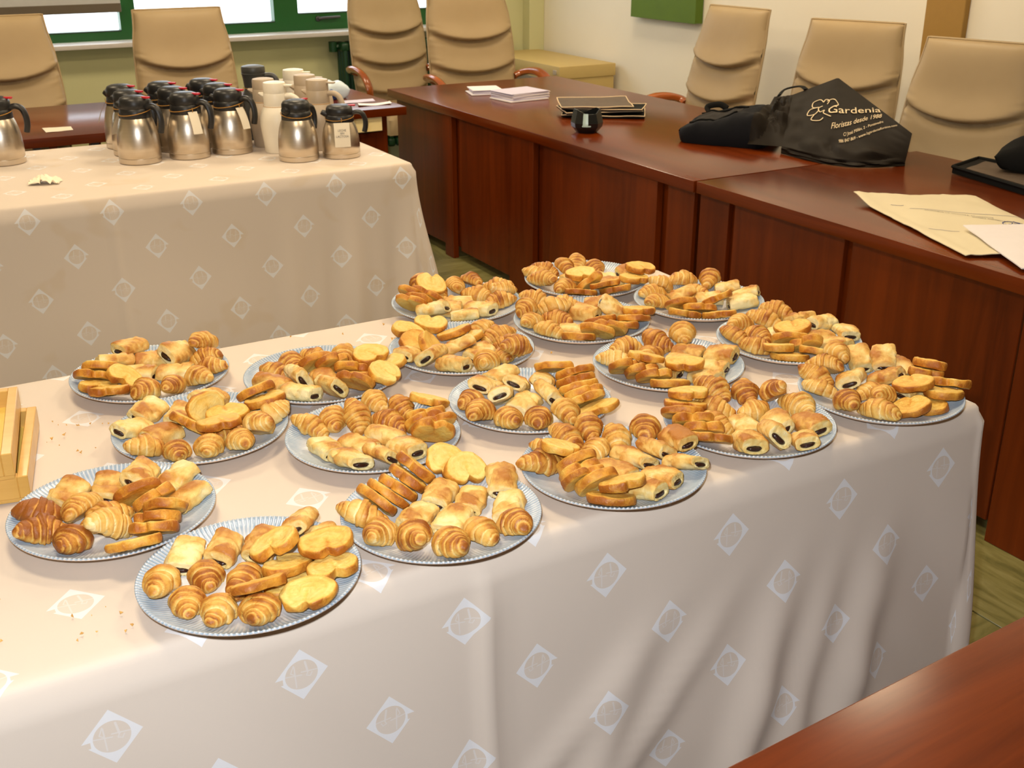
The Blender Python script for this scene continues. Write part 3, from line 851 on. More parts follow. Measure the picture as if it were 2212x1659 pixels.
pk = tag(empty('plastic_packet', (2.13, 5.56, ZW)), 'white and blue plastic packet behind the plastic flasks', 'packet')
def pillow(sx, sy, sz, seed, zoff=0.0):
    def up(u, v):
        a, b = 2 * u - 1, 2 * v - 1
        e = max(0, (1 - abs(a) ** 3) * (1 - abs(b) ** 3)) ** .5
        return Vector((a * sx, b * sy, zoff + sz * .5 + sz * .5 * e + .15 * sz * noise.noise(Vector((u * 4, v * 4, seed))) * e))
    def dn(u, v):
        a, b = 2 * u - 1, 2 * v - 1
        e = max(0, (1 - abs(a) ** 3) * (1 - abs(b) ** 3)) ** .5
        return Vector((a * sx, b * sy, zoff + sz * .5 - sz * .5 * min(1, e * 1.4)))
    bm = bmesh.new(); grid(18, 18, up, bm); grid(18, 18, dn, bm)
    bmesh.ops.remove_doubles(bm, verts=bm.verts, dist=1e-4)
    return bm
obj('wrapper', pillow(.07, .05, .085, 3), 'white_packet', pk)
obj('blue_label', pillow(.045, .03, .05, 8, .0), 'blue_packet', pk, (-.045, -.035, 0))

# paper stacks on the long desk
def paper_stack(cx, cy, w, d, n, rot, label, seed):
    random.seed(seed)
    t_ = tag(empty('paper_stack', (cx, cy, ZW), rot), label, 'paper stack', 'paper stacks on the long desk')
    z = .0005
    for i in range(n):
        h = random.uniform(.003, .0065); ox, oy, rr = random.uniform(-.006, .006), random.uniform(-.006, .006), random.uniform(-.05, .05)
        if i == 0: ox, oy = -.012, -.008
        q = obj('paper_bundle', bbox(-w / 2, w / 2, -d / 2, d / 2, 0, h, .0012, 1), 'white_paper' if i % 2 == 0 else 'lilac_paper', t_, (ox, oy, z), (0, 0, rr))
        z += h + .0002
    return t_
paper_stack(2.945, 5.075, .235, .19, 8, R_(8), 'thicker stack of folded white papers on the long desk', 2)
paper_stack(2.885, 5.335, .16, .16, 5, R_(-18), 'thinner stack of white papers, further from the black pot', 5)

# faceted black pot
pt = tag(empty('faceted_pot', (2.708, 4.095, ZW + .0003), R_(10)), 'small faceted black ceramic pot with pale mark on the long desk', 'pot')
pt.scale = (1.22, 1.22, 1.22)
bm = lathe([(0, 0), (.036, 0), (.054, .020), (.057, .035), (.047, .074), (.043, .074), (.048, .036), (.034, .012), (0, .010)], 8)
for v in bm.verts:
    if v.co.z > .07: v.co.z += .010 * math.cos(math.atan2(v.co.y, v.co.x) * 2 + .8)
obj('body', bm, 'black_glaze', pt, angle=12)
a0 = R_(-128 - 10)
def mark(u, v):
    a = a0 + (u - .5) * .34 * (1 if .25 < v else 1.0); z = .026 + .044 * v
    r = .0575 - .009 * max(0, (z - .035) / .039)
    return Vector((r * math.cos(a) * .985, r * math.sin(a) * .985, z))
bm = bmesh.new()
grid(3, 6, lambda u, v: mark(u, v) * 1.0 + Vector((math.cos(a0), math.sin(a0), 0)) * .0012, bm)
grid(4, 2, lambda u, v: mark(u * 1.6 - .1, v * .10) + Vector((math.cos(a0), math.sin(a0), 0)) * .0014, bm)
obj('pale_mark', bm, 'pale_glaze', pt)

# stack of folded dark bags with pale binding
st = [(3.03, 4.44, .0005, .015, .38, .24, -36, 0), (3.01, 4.45, .0175, .012, .36, .22, -20, 1), (3.025, 4.43, .0315, .010, .37, .20, -42, 2), (2.99, 4.46, .0435, .009, .33, .23, -26, 3)]
for (x, y, z0, h, w_, d_, r_, k) in st:
    names = ['bottom', 'second', 'third', 'top']
    t_ = tag(empty('folded_bag', (x, y, ZW + z0 + .004), R_(r_)), 'folded dark bag with pale binding, %s in its pile' % ('lowest' if k == 0 else 'topmost' if k == 3 else 'second from the bottom' if k == 1 else 'third from the bottom'), 'folded bag', 'folded bags in the pile')
    def warp(u, v, k=k, h=h): return (.35 + .25 * (k > 1)) * h * noise.noise(Vector((u * 2.5, v * 2.5, k * 3.3)))
    def top(u, v): return Vector(((u - .5) * w_, (v - .5) * d_, h * .62 + warp(u, v) + .012 * (k == 3) * max(0, v - .6) * 2))
    obj('cloth', slab_sheet(14, 10, top, h * .60), 'dark_print' if k == 3 else 'black_fabric', t_, angle=60)
    per = [top(i / 14, 0) for i in range(15)] + [top(1, j / 10) for j in range(1, 11)] + [top(1 - i / 14, 1) for i in range(1, 15)] + [top(0, 1 - j / 10) for j in range(1, 10)]
    obj('binding', tube([p + Vector((0, 0, .0005)) for p in per], .0024, 6, closed=True), 'trim_white', t_)

# dark soft bag, half swallowed by the tote
jb = tag(empty('soft_bag', (3.19, 3.60, ZW), R_(0)), 'dark navy padded bag with grey panel, half inside the black tote', 'bag')
def soft(u, v, top):
    a = 2 * u - 1; b = 2 * v - 1
    L = Vector((-.175, .185)); Rr = Vector((.012, -.132))
    ctr = L.lerp(Rr, u); side = Vector((.86, .51)).normalized()
    hw = .150 * (1 - abs(a) ** 8 * .25)
    p = ctr + side * (b * hw) + Vector((.012, .012)) * noise.noise(Vector((u * 4, v * 3, 8)))
    prof = max(0, 1 - abs(b) ** 5.0) ** .5 * max(0, 1 - abs(a) ** 9) ** .5
    hgt = (.040 + .052 * sstep(.0, .8, u) * (1 - .35 * sstep(.8, 1, u)) + .022 * sstep(.35, .9, v)) * prof
    if top: z = .036 + hgt + (.016 * noise.noise(Vector((u * 5, v * 4, 1.5))) + .007 * noise.noise(Vector((u * 13, v * 9, 4.5)))) * prof
    else: z = .036 - .035 * min(1, prof * 2.2)
    return Vector((p.x, p.y, z + .001))
bm = bmesh.new(); grid(44, 30, lambda u, v: soft(u, v, True), bm); grid(44, 30, lambda u, v: soft(u, v, False), bm)
bmesh.ops.remove_doubles(bm, verts=bm.verts, dist=1e-4)
from mathutils.bvhtree import BVHTree
BAG = BVHTree.FromBMesh(bm)
obj('body', bm, 'navy_fabric', jb, angle=60)
bm = slab_sheet(20, 14, lambda u, v: soft(.10 + u * .52, .26 + v * .44, True) + Vector((0, 0, .005 * max(0, math.sin(PI * u) * math.sin(PI * v)) + .001)), .002)
obj('grey_panel', bm, 'grey_mesh', jb, angle=60)
up_ = Vector((0, 0, .003))
for vv in (.24, .72):
    obj('zip', tube([soft(.09 + .54 * i / 20, vv, True) + up_ for i in range(21)], .0042, 6), 'black_fabric', jb)
obj('piping', tube([soft(.012, .015 + .97 * i / 20, True) for i in range(21)], .004, 6), 'black_fabric', jb)
obj('grab_loop', tube(spline([soft(.14, .84, True), soft(.12, .90, True) + Vector((0, .01, .028)), soft(.24, .90, True) + Vector((0, 0, .030)), soft(.34, .86, True)], 6), .013, 8, sy=.4), 'black_fabric', jb)

# black printed tote lying against the soft bag
tb = tag(empty('tote_bag', (3.25, 3.1, ZW)), 'black non-woven tote bag with white flower print and lettering', 'tote bag')
FC = [Vector((3.10, 3.31, .788)), Vector((3.338, 2.905, .772)), Vector((3.400, 2.945, .868)), Vector((3.370, 3.560, .935))]
PK = Vector((3.500, 3.445, 1.008)); UL = FC[3]
FN = Vector((-.62, -.50, .60)).normalized()
def face(s, t):
    """s along the bottom edge, t upwards"""
    a = FC[0].lerp(FC[1], s); b = FC[3].lerp(PK, s / .4) if s < .4 else PK.lerp(FC[2], (s - .4) / .6)
    p = a.lerp(b, t)
    s_ = min(1, max(0, s)); t_ = min(1, max(0, t))
    p = p + Vector((-.085, -.085, 0)) * math.sin(PI * s_) * (1 - t_) ** 1.3
    return p + FN * .020 * math.sin(PI * s_) * math.sin(PI * t_), FN
def crumple(u, v):
    e = min(1, 7 * min(u, 1 - u)) * min(1, 7 * min(v, 1 - v))
    low = 1 - sstep(.08, .28, v); lft = 1 - sstep(.05, .18, u)
    k = max(low, lft, .10)
    fold = abs(noise.noise(Vector((u * 4.0 + 3, v * 4.0, .4)))) * .055 + noise.noise(Vector((u * 9, v * 9, 2.4))) * .012
    return (fold - .012) * e * k
def tote_front(u, v):
    p, n = face(u, v)
    return p + n * crumple(u, v)
def tote_back(u, v):
    p, n = face(u, v)
    q = p - n * (.11 * math.sin(PI * u) ** .6 * math.sin(PI * v) ** .6)
    q.z = max(q.z, ZW + .002)
    return q
loc = lambda p: p - Vector((3.25, 3.1, ZW))
bm = bmesh.new()
grid(54, 46, lambda u, v: loc(tote_front(u, v)), bm); grid(54, 46, lambda u, v: loc(tote_back(u, v)), bm)
def hem(u, v):
    p, _ = face(u, 0)
    q = p + Vector((-.008, -.010, 0)) * math.sin(PI * u) * v
    q.z = p.z * (1 - v) + (ZW + .001) * v
    return loc(q + Vector((.012, .012, 0)) * noise.noise(Vector((u * 9, v * 3, 2))) * math.sin(PI * v))
grid(54, 6, hem, bm)
bmesh.ops.remove_doubles(bm, verts=bm.verts, dist=3e-4)
bmesh.ops.solidify(bm, geom=bm.faces, thickness=.0012)
obj('body', bm, 'bag_cloth', tb, angle=22)
def mouth(u, v):
    a, _ = face(0, u); b = Vector((3.03, 3.43, .785)).lerp(UL + Vector((-.045, .06, -.012)), u)
    p = a.lerp(b, v)
    p = p + Vector((-.3, -.2, 1)) * (.030 * math.sin(PI * v) * math.sin(PI * min(1, u * 1.05)) + (abs(noise.noise(Vector((u * 5, v * 4, 6.1)))) * .05 - .012) * math.sin(PI * v) * (1 if u < .95 else .2) * sstep(.08, .45, u))
    # the mouth lies on top of the bag that sticks out of it
    hit = BAG.ray_cast(Vector((p.x - 3.19, p.y - 3.60, 1.0)), Vector((0, 0, -1)))[0]
    if hit: p.z = max(p.z, ZW + hit.z + .007)
    return loc(p)
bm = bmesh.new(); grid(34, 24, mouth, bm)
bmesh.ops.solidify(bm, geom=bm.faces, thickness=.0012)
obj('mouth', bm, 'bag_cloth', tb, angle=22)
hp = spline([FC[3].lerp(PK, .3), Vector((3.43, 3.585, .962)), Vector((3.40, 3.64, .945)), UL + Vector((-.02, .06, -.01))], 8)
obj('strap', tube([loc(p) for p in hp], .013, 8, sy=.3), 'black_fabric', tb)
def on_face(bm_, s0, t0, ux, uy, off=.0045, q=(0, 0)):
    """map flat art (x,y) to the printed face; ux, uy are (ds,dt) per unit, q the bend of the baseline"""
    for v in bm_.verts:
        s = s0 + v.co.x * ux[0] + v.co.y * uy[0] + q[0] * v.co.x ** 2; t = t0 + v.co.x * ux[1] + v.co.y * uy[1] + q[1] * v.co.x ** 2
        p, n = face(s, t); v.co = loc(p + n * (max(0, crumple(s, t)) + off))
    return bm_
obj('name_lettering', on_face(TEXTS['name'], 0.3510, 0.4920, (0.11913, 0.02628), (-0.01470, 0.12070), .0045, (-0.001877, 0.026019)), 'bag_print', tb, smooth=False)
obj('since_lettering', on_face(TEXTS['since'], 0.3891, 0.3099, (0.04839, 0.02688), (-0.01127, 0.09367), .0045, (-0.000252, 0.004473)), 'bag_print', tb, smooth=False)
obj('street_lettering', on_face(TEXTS['street'], 0.4951, 0.2707, (0.02548, 0.02069), (-0.00634, 0.05698), .0045, (-0.000078, 0.001654)), 'bag_print', tb, smooth=False)
obj('phone_lettering', on_face(TEXTS['phone'], 0.4631, 0.1808, (0.02622, 0.01134), (-0.00575, 0.05399), .0045, (-0.000089, 0.001681)), 'bag_print', tb, smooth=False)
bm = bmesh.new()
def stroke(pts, w=.05):
    P = spline([(x, y, 0) for x, y in pts], 6)
    for i, (p, q) in enumerate(zip(P, P[1:])):
        d = (q - p); nn = Vector((-d.y, d.x, 0)).normalized() * w / 2
        bm.faces.new([bm.verts.new(p - nn), bm.verts.new(q - nn), bm.verts.new(q + nn), bm.verts.new(p + nn)])
stroke([(-.15, .30), (-.48, .42), (-.42, .86), (-.05, .92), (.12, .62)])
stroke([(-.15, .30), (-.62, .28), (-.80, -.18), (-.42, -.22), (-.20, .02)])
stroke([(-.42, -.22), (-.62, -.62), (-.20, -.78), (.02, -.62)])
stroke([(.12, .62), (.25, .80), (.42, .62), (.30, .38)])
stroke([(.30, .62), (.62, .66), (.88, .30), (.55, .02), (.34, -.06)])
stroke([(.05, .32), (-.18, .22), (-.12, -.12), (.12, -.06), (.06, -.28), (.42, -.62)])
obj('flower_print', on_face(bm, 0.2972, 0.5633, (0.1588, 0.0169), (-0.0233, 0.1740), .0042), 'bag_print', tb, smooth=False)

# torn envelope, white envelope, case and pouch
en = tag(empty('torn_envelope', (2.83, 2.27, ZW)), 'torn cream padded envelope with printed lines and blue crest', 'envelope')
EC = [Vector((2.53, 1.955, 0)), Vector((2.765, 2.60, 0)), Vector((3.135, 2.42, 0)), Vector((2.86, 1.78, 0))]
def env(u, v):
    p = EC[0].lerp(EC[1], v).lerp(EC[3].lerp(EC[2], v), u)
    e = max(0, (1 - abs(2 * u - 1) ** 4)) ** .5
    z = .004 + .010 * e * (1 - .3 * v) + .020 * sstep(.80, 1, v) * (.2 + .8 * sstep(.5, 0, u)) + .006 * sstep(.10, .0, u) + .0035 * noise.noise(Vector((u * 4, v * 6, 1))) + .002 * abs(noise.noise(Vector((u * 9, v * 12, 5))))
    if v > .985: p = p + Vector((.004, .012, 0)) * (noise.noise(Vector((u * 34, 0, 0))) + .5 * noise.noise(Vector((u * 90, 3, 0))))
    return p + Vector((-2.83, -2.27, z))
obj('paper', slab_sheet(26, 34, env, .0022), 'kraft_envelope', en, angle=50)
def on_env(bm_, u0, v0, ux, uy, off=.0012):
    for v in bm_.verts:
        u = u0 + v.co.x * ux[0] + v.co.y * uy[0]; w_ = v0 + v.co.x * ux[1] + v.co.y * uy[1]
        v.co = env(min(1, max(0, u)), min(1, max(0, w_))) + Vector((0, 0, off))
    return bm_
def env_line(pts, w=.004, name='printed_line', mat='blue_ink'):
    b = bmesh.new(); P = spline([(x, y, 0) for x, y in pts], 8)
    for p, q in zip(P, P[1:]):
        d = (q - p); nn = Vector((-d.y, d.x, 0)).normalized() * w / 2
        b.faces.new([b.verts.new(p - nn), b.verts.new(q - nn), b.verts.new(q + nn), b.verts.new(p + nn)])
    obj(name, on_env(b, 0, 0, (1, 0), (0, 1)), mat, en, smooth=False)
env_line([(.26, .755), (.45, .70), (.70, .635), (.97, .575)])
env_line([(.17, .83), (.22, .815), (.26, .815)])
env_line([(.10, .40), (.20, .35), (.28, .34)])
obj('lettering', on_env(TEXTS['env_a'], .78, .50, (-.030, .013), (-.005, -.026)), 'ink', en, smooth=False)
obj('lettering', on_env(TEXTS['env_b'], .74, .555, (-.0290, .0115), (-.005, -.026)), 'ink', en, smooth=False)
random.seed(3)
for k in range(7):
    c0 = (.80 + .055 * math.cos(k * .9), .44 + .035 * math.sin(k * .9))
    env_line([(c0[0] + random.uniform(-.04, .04), c0[1] + random.uniform(-.03, .03)) for _ in range(6)], .005, 'crest_print')
env_line([(.80 + .075 * math.cos(a), .44 + .055 * math.sin(a)) for a in [2 * PI * i / 16 for i in range(17)]], .006, 'crest_print')
we = tag(empty('white_envelope', (2.72, 1.90, ZW)), 'plain white paper envelope lying over the torn cream envelope', 'envelope')
WC = [Vector((2.725, 2.13, .029)), Vector((2.545, 1.79, .014)), Vector((2.80, 1.66, .014)), Vector((2.98, 2.00, .029))]
def wenv(u, v):
    p = WC[0].lerp(WC[1], u).lerp(WC[3].lerp(WC[2], u), v)
    return Vector((p.x - 2.72, p.y - 1.90, p.z + .004 * math.sin(PI * u) * math.sin(PI * v) + .0015 * noise.noise(Vector((u * 5, v * 5, 4)))))
obj('paper', slab_sheet(16, 12, wenv, .003), 'white_paper', we, angle=50)

cs = tag(empty('open_case', (3.378, 2.442, ZW + .0005), R_(0)), 'flat open black zip case with brown patterned lining', 'case')
CC = [Vector((3.375, 2.755, 0)), Vector((3.585, 2.815, 0)), Vector((3.60, 2.36, 0)), Vector((3.26, 2.22, 0))]
def quad(u, v, z=0): 
    p = CC[0].lerp(CC[1], u).lerp(CC[3].lerp(CC[2], u), v); return Vector((p.x - 3.37, p.y - 2.47, z))
obj('shell', slab_sheet(8, 8, lambda u, v: quad(u, v, .022), .021), 'black_fabric', cs)
obj('lining', slab_sheet(8, 8, lambda u, v: quad(.13 + .74 * u, .10 + .8 * v, .0235 + .001 * math.sin(u * 9)), .0012), 'dark_print', cs)
per = [quad(i / 10, 0, .024) for i in range(11)] + [quad(1, j / 10, .024) for j in range(1, 11)] + [quad(1 - i / 10, 1, .024) for i in range(1, 11)] + [quad(0, 1 - j / 10, .024) for j in range(1, 10)]
obj('zip_edge', tube(per, .0065, 6, closed=True), 'black_fabric', cs)
po = tag(empty('padded_pouch', (3.525, 2.535, ZW + .032), R_(25)), 'rounded black padded pouch resting on the open case', 'pouch')
bm = pillow(.060, .100, .110, 11)
for v in bm.verts: v.co = Vector((v.co.x + .25 * (v.co.z), v.co.y, v.co.z * (1 - .25 * (v.co.y / .115))))
obj('shell', bm, 'black_fabric', po)

# ------------------------------------------------------------------ wooden trays at the end of the pastry table
def tray(cx, cy, z, rot, label):
    t_ = tag(empty('wooden_tray', (cx, cy, z), rot), label, 'tray', 'wooden trays stacked on the pastry cloth')
    L, Wd, h, th = .285, .22, .044, .016
    obj('bottom', bbox(-Wd + .002, -.002, .002, L - .002, 0, .006), 'pale_wood', t_, smooth=False)
    obj('lining', bbox(-Wd + th, -th, th, L - th, .006, .014), 'yellow_lining', t_, smooth=False)
    for (a, b, c, d) in ((-th, 0, 0, L), (-Wd, -Wd + th, 0, L), (-Wd + th, -th, 0, th), (-Wd + th, -th, L - th, L)):
        obj('side_board', bbox(a, b, c, d, .006, h, .0012, 1), 'pale_wood', t_, smooth=False)
    return t_
tray(.121, 1.740, ZT + .0015, R_(-11), 'lower of two stacked pale wooden trays')
tray(.104, 1.735, ZT + .0462, R_(-9.5), 'upper of two stacked pale wooden trays with yellow lining')

# ------------------------------------------------------------------ plates
PLATES = {1: (1.473, 2.216), 2: (1.116, 2.214), 3: (1.61, 1.947), 4: (1.298, 1.966), 5: (1.61, 1.65), 6: (0.988, 1.945), 7: (1.307, 1.663),
          8: (0.399, 2.122), 9: (0.687, 1.952), 10: (0.974, 1.641), 11: (1.557, 1.345), 12: (0.415, 1.826), 13: (0.664, 1.646), 14: (1.261, 1.365),
          15: (0.953, 1.341), 16: (0.222, 1.598), 17: (0.642, 1.342), 18: (0.344, 1.322)}
PZ = ZT + .0035
def spread(P, need=.3012):
    Q = {k: Vector(v) for k, v in P.items()}
    for _ in range(60):
        for a in Q:
            for b in Q:
                if a < b:
                    d = Q[b] - Q[a]
                    if d.length < need: m = d.normalized() * (need - d.length) / 2; Q[a] = Q[a] - m; Q[b] = Q[b] + m
    return Q
PLATES = {k: (v.x, v.y) for k, v in spread(PLATES).items()}
PROF = [(.0, .0075), (.04, .0075), (.075, .0078), (.09, .0092), (.105, .0120), (.120, .0158), (.134, .0205), (.1440, .0255), (.1482, .0280), (.1500, .0270),
        (.1497, .0250), (.140, .0195), (.120, .0110), (.100, .0050), (.088, .0025), (.086, .0), (.080, .0), (.078, .002), (.0, .002)]
def plate_surface(r):
    for (a, za), (b, zb) in zip(PROF[:9], PROF[1:9]):
        if r <= b: return za + (zb - za) * (r - a) / (b - a)
    return .0280
def plate_mesh():
    n = 560; ribs = 140
    bm = bmesh.new(); cl = bm.verts.layers.float_color.new('tone')
    rings = []
    for k, (r, z) in enumerate(PROF):
        if r < 1e-6:
            v = bm.verts.new((0, 0, z)); v[cl] = (.12 if k < 9 else 0, 0 if k < 9 else 1, 0, 1); rings.append([v] * n); continue
        ring = []
        for i in range(n):
            a = 2 * PI * i / n; s = math.cos(a * ribs)
            top_ = k < 10
            amp = .0008 * sstep(.10, .135, r) if k < 10 else 0
            v = bm.verts.new((r * math.cos(a), r * math.sin(a), z + amp * s))
            if top_:
                blue = (.5 - .5 * s) * (.10 + .55 * sstep(.105, .140, r)) + .42 * sstep(.09, .140, r) + .06
            else: blue = 0
            v[cl] = (min(1, blue), 0 if top_ else 1, 0, 1); ring.append(v)
        rings.append(ring)
    for a, b in zip(rings, rings[1:]):
        for i in range(n):
            q = []
            for v in (a[i], b[i], b[(i + 1) % n], a[(i + 1) % n]):
                if v not in q: q.append(v)
            if len(q) > 2: bm.faces.new(q)
    for f in bm.faces: f.smooth = True
    me = bpy.data.meshes.new('plate'); bmesh.ops.recalc_face_normals(bm, faces=bm.faces); bm.to_mesh(me); bm.free()
    me.materials.append(M['plate_glaze']); return me
ROWS = [[1, 2, 8], [3, 4, 6, 9, 12], [5, 7, 10, 13, 16], [11, 14, 15, 17, 18]]
ROWN = ['row nearest the flasks', 'second row from the flasks', 'third row from the flasks', 'row farthest from the flasks']
POSN = ['first', 'second', 'third', 'fourth', 'fifth']
WHERE = {}
for r, row in enumerate(ROWS):
    for i, k in enumerate(row): WHERE[k] = '%s plate from the desks, %s' % (POSN[i], ROWN[r])
pm = plate_mesh()
for k, (x, y) in PLATES.items():
    o = link('plate', pm, None, (x, y, PZ), (0, 0, k * .7))
    tag(o, 'pale blue ribbed pastry plate, %s from the desks in %s' % (WHERE[k].split(' plate')[0], WHERE[k].split(', ')[1]), 'plate', 'pastry plates on the cloth')

# ------------------------------------------------------------------ pastries
def croissant_mesh(seed, L=.084, R=.0218, bend=.75, skew=0.0):
    rnd = random.Random(seed)
    bm = bmesh.new(); cl = bm.verts.layers.float_color.new('tone')
    nt, nph = 84, 26
    # where each wrap of dough ends, counted from the middle; the two halves differ
    half = {}
    for sg in (-1, 1):
        half[sg] = [rnd.uniform(.12, .24), rnd.uniform(.40, .50), rnd.uniform(.64, .74), rnd.uniform(.84, .90), 1.2]
    ph = rnd.uniform(0, 6.28); Ra = L / bend
    twist = rnd.uniform(.05, .12) * rnd.choice((-1, 1)); puff = [rnd.uniform(.92, 1.10) for _ in range(12)]
    curl = rnd.uniform(-.006, .004)
    rings = []
    for i in range(nt + 1):
        t = -1 + 2 * i / nt; a = t * bend / 2; sg = 1 if t + skew > 0 else -1
        c = Vector((Ra * math.sin(a), Ra * (1 - math.cos(a)), curl * abs(t) ** 3)); ny = Vector((-math.sin(a), math.cos(a), 0))
        ring = []
        for j in range(nph):
            f_ = 2 * PI * j / nph
            wob = .030 * noise.noise(Vector((math.cos(f_) * 1.3, math.sin(f_) * 1.3, t * 2 + seed)))
            tt = sg * (t + skew) + twist * math.sin(f_ + ph) * sg + wob
            bs = half[sg]; k = 0; lo = -.25
            for q, b in enumerate(bs):
                if tt <= b: k = q; lo = bs[q - 1] if q else -.25; hi = b; break
            f = min(1, max(0, (tt - lo) / max(1e-4, hi - lo)))
            e = abs(t)
            r0 = R * (.22 + .78 * max(0, 1 - e ** 2.0)) * (1 - .5 * sstep(.92, 1.0, e))
            prof = (.84 + .22 * (f ** .55) * (1 - .25 * f ** 4)) if k else (1.02 + .06 * math.cos((f - .5) * 2))
            r = r0 * prof * puff[(k + (6 if sg < 0 else 0)) % 12]
            p = c + (ny * math.cos(f_) * 1.04 + Vector((0, 0, 1)) * math.sin(f_) * .90) * r
            q_ = p * 70
            p += Vector((noise.noise(q_ + Vector((seed, 0, 0))), noise.noise(q_ + Vector((0, seed, 5))), noise.noise(q_ + Vector((9, 0, seed))))) * .0018
            if p.z < 0: p.z = max(p.z, -.62 * R + .12 * R * (1 - e * e))
            up = math.sin(f_)
            pale = (1 - sstep(.05, .30, f)) if k else 0
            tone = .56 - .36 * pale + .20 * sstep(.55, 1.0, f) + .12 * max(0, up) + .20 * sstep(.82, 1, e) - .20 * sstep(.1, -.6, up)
            tone += 0.38 * noise.noise(p * 45 + Vector((seed * 2.0, 0, 0)))
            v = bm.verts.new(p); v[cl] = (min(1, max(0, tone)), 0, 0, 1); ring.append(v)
        rings.append(ring)
    for A, B in zip(rings, rings[1:]):
        for j in range(nph): bm.faces.new((A[j], A[(j + 1) % nph], B[(j + 1) % nph], B[j]))
    bm.faces.new(rings[0][::-1]); bm.faces.new(rings[-1])
    zmin = min(v.co.z for v in bm.verts); yc = sum(v.co.y for v in bm.verts) / len(bm.verts)
    for v in bm.verts: v.co.z -= zmin; v.co.y -= yc
    for f in bm.faces: f.smooth = True
    me = bpy.data.meshes.new('croissant'); bmesh.ops.recalc_face_normals(bm, faces=bm.faces); bm.to_mesh(me); bm.free()
    me.materials.append(M['croissant_crust']); return me

def roll_mesh(seed, L=.070, W=.050, H=.031):
    rnd = random.Random(seed + 50)
    bm = bmesh.new(); cl = bm.verts.layers.float_color.new('tone')
    nl, n = 30, 40
    zc = -.16 * H                        # the filling slot sits low in the end
    prof = [(-L / 2 + .006, .58, .27, 0), (-L / 2 + .0015, .62, .31, 0), (-L / 2 + .0005, .70, .42, 1), (-L / 2 + .0018, .74, .50, 1), (-L / 2 + .0004, .80, .60, 1), (-L / 2 + .0016, .84, .68, 1), (-L / 2 + .0008, .90, .78, 2)]
    body = []
    for i in range(nl + 1):
        u = i / nl; x = -L / 2 + .0022 + (L - .0044) * u
        s = .93 + .10 * math.sin(PI * u) ** .6
        body.append((x, s, .84 + .22 * math.sin(PI * u) ** .55, 3))
    prof = prof + body + [(-x, a, b, c) for (x, a, b, c) in reversed(prof)]
    ph = rnd.uniform(0, 6)
    rings = []
    for x, sy, sz, kind in prof:
        ring = []
        for j in range(n):
            a = 2 * PI * j / n; ca, sa = math.cos(a), math.sin(a)
            y = W / 2 * sy * math.copysign(abs(ca) ** .70, ca); z = H / 2 * sz * math.copysign(abs(sa) ** .78, sa)
            if kind < 3: z += zc * (1 - sz) * 1.4
            p = Vector((x, y, z))
            sd = Vector((seed * 3.1, seed * 1.3, 0))
            n1 = noise.noise(p * 34 + sd); n2 = noise.noise(Vector((p.x * 60, p.y * 160, p.z * 160)) + sd); n3 = abs(noise.noise(p * 75 + sd * 2))
            d = Vector((0, y, z)); d = d.normalized() if d.length > 1e-6 else Vector((0, 0, 1))
            k = 1.0 if kind == 3 else .35
            p += d * k * (n1 * .0050 + n2 * .0016 + n3 * .0035 - .001) + Vector((n2 * .0014 + n1 * .0020, 0, 0))
            p.x += .006 * (y / W) * math.sin(ph)            # slightly skewed ends
            e = (p.x - .012 * math.sin(y * 60 + ph) - (seed % 3 - 1) * .012) / .0035
            if sa > 0 and kind == 3: p.z -= .0026 * math.exp(-e * e) * (seed % 2 + .3)
            p.z = max(p.z, -H * .44)
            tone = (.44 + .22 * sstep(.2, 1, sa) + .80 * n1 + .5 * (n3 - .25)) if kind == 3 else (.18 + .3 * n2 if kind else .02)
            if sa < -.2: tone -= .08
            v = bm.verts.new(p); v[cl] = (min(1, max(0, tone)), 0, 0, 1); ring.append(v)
        rings.append(ring)
    for A, B in zip(rings, rings[1:]):
        for j in range(n): bm.faces.new((A[j], A[(j + 1) % n], B[(j + 1) % n], B[j]))
    bm.faces.new(rings[0][::-1]); bm.faces.new(rings[-1])
    zmin = min(v.co.z for v in bm.verts)
    for v in bm.verts: v.co.z -= zmin
    for f in bm.faces: f.smooth = True
    me = bpy.data.meshes.new('chocolate_roll'); bmesh.ops.recalc_face_normals(bm, faces=bm.faces); bm.to_mesh(me); bm.free()
    me.materials.append(M['puff_crust'])
    # chocolate filling, shows at both open ends
    zf = zc * .95 - zmin
    b2 = bmesh.new(); rs = []
    prof = [(-L / 2 + .0005 - rnd.uniform(0, .003), .6), (-L / 2 + .003, .95), (-L / 2 + .008, 1), (L / 2 - .008, 1), (L / 2 - .003, .95), (L / 2 - .0005 + rnd.uniform(0, .003), .6)]
    for x, s in prof:
        rg = []
        for j in range(18):
            ca, sa = math.cos(2 * PI * j / 18), math.sin(2 * PI * j / 18)
            p = Vector((x + .006 * (ca * .3) * math.sin(ph), W * .29 * s * math.copysign(abs(ca) ** .7, ca), zf + .0046 * s * sa))
            p += Vector((noise.noise(p * 160), noise.noise(p * 130 + Vector((3, 0, 0))), noise.noise(p * 130 + Vector((0, 5, 0))))) * .0012
            rg.append(b2.verts.new(p))
        rs.append(rg)
    for A, B in zip(rs, rs[1:]):
        for j in range(18): b2.faces.new((A[j], A[(j + 1) % 18], B[(j + 1) % 18], B[j]))
    b2.faces.new(rs[0][::-1]); b2.faces.new(rs[-1])
    return me, mesh_from(b2, 'chocolate_filling', 'chocolate', angle=60)

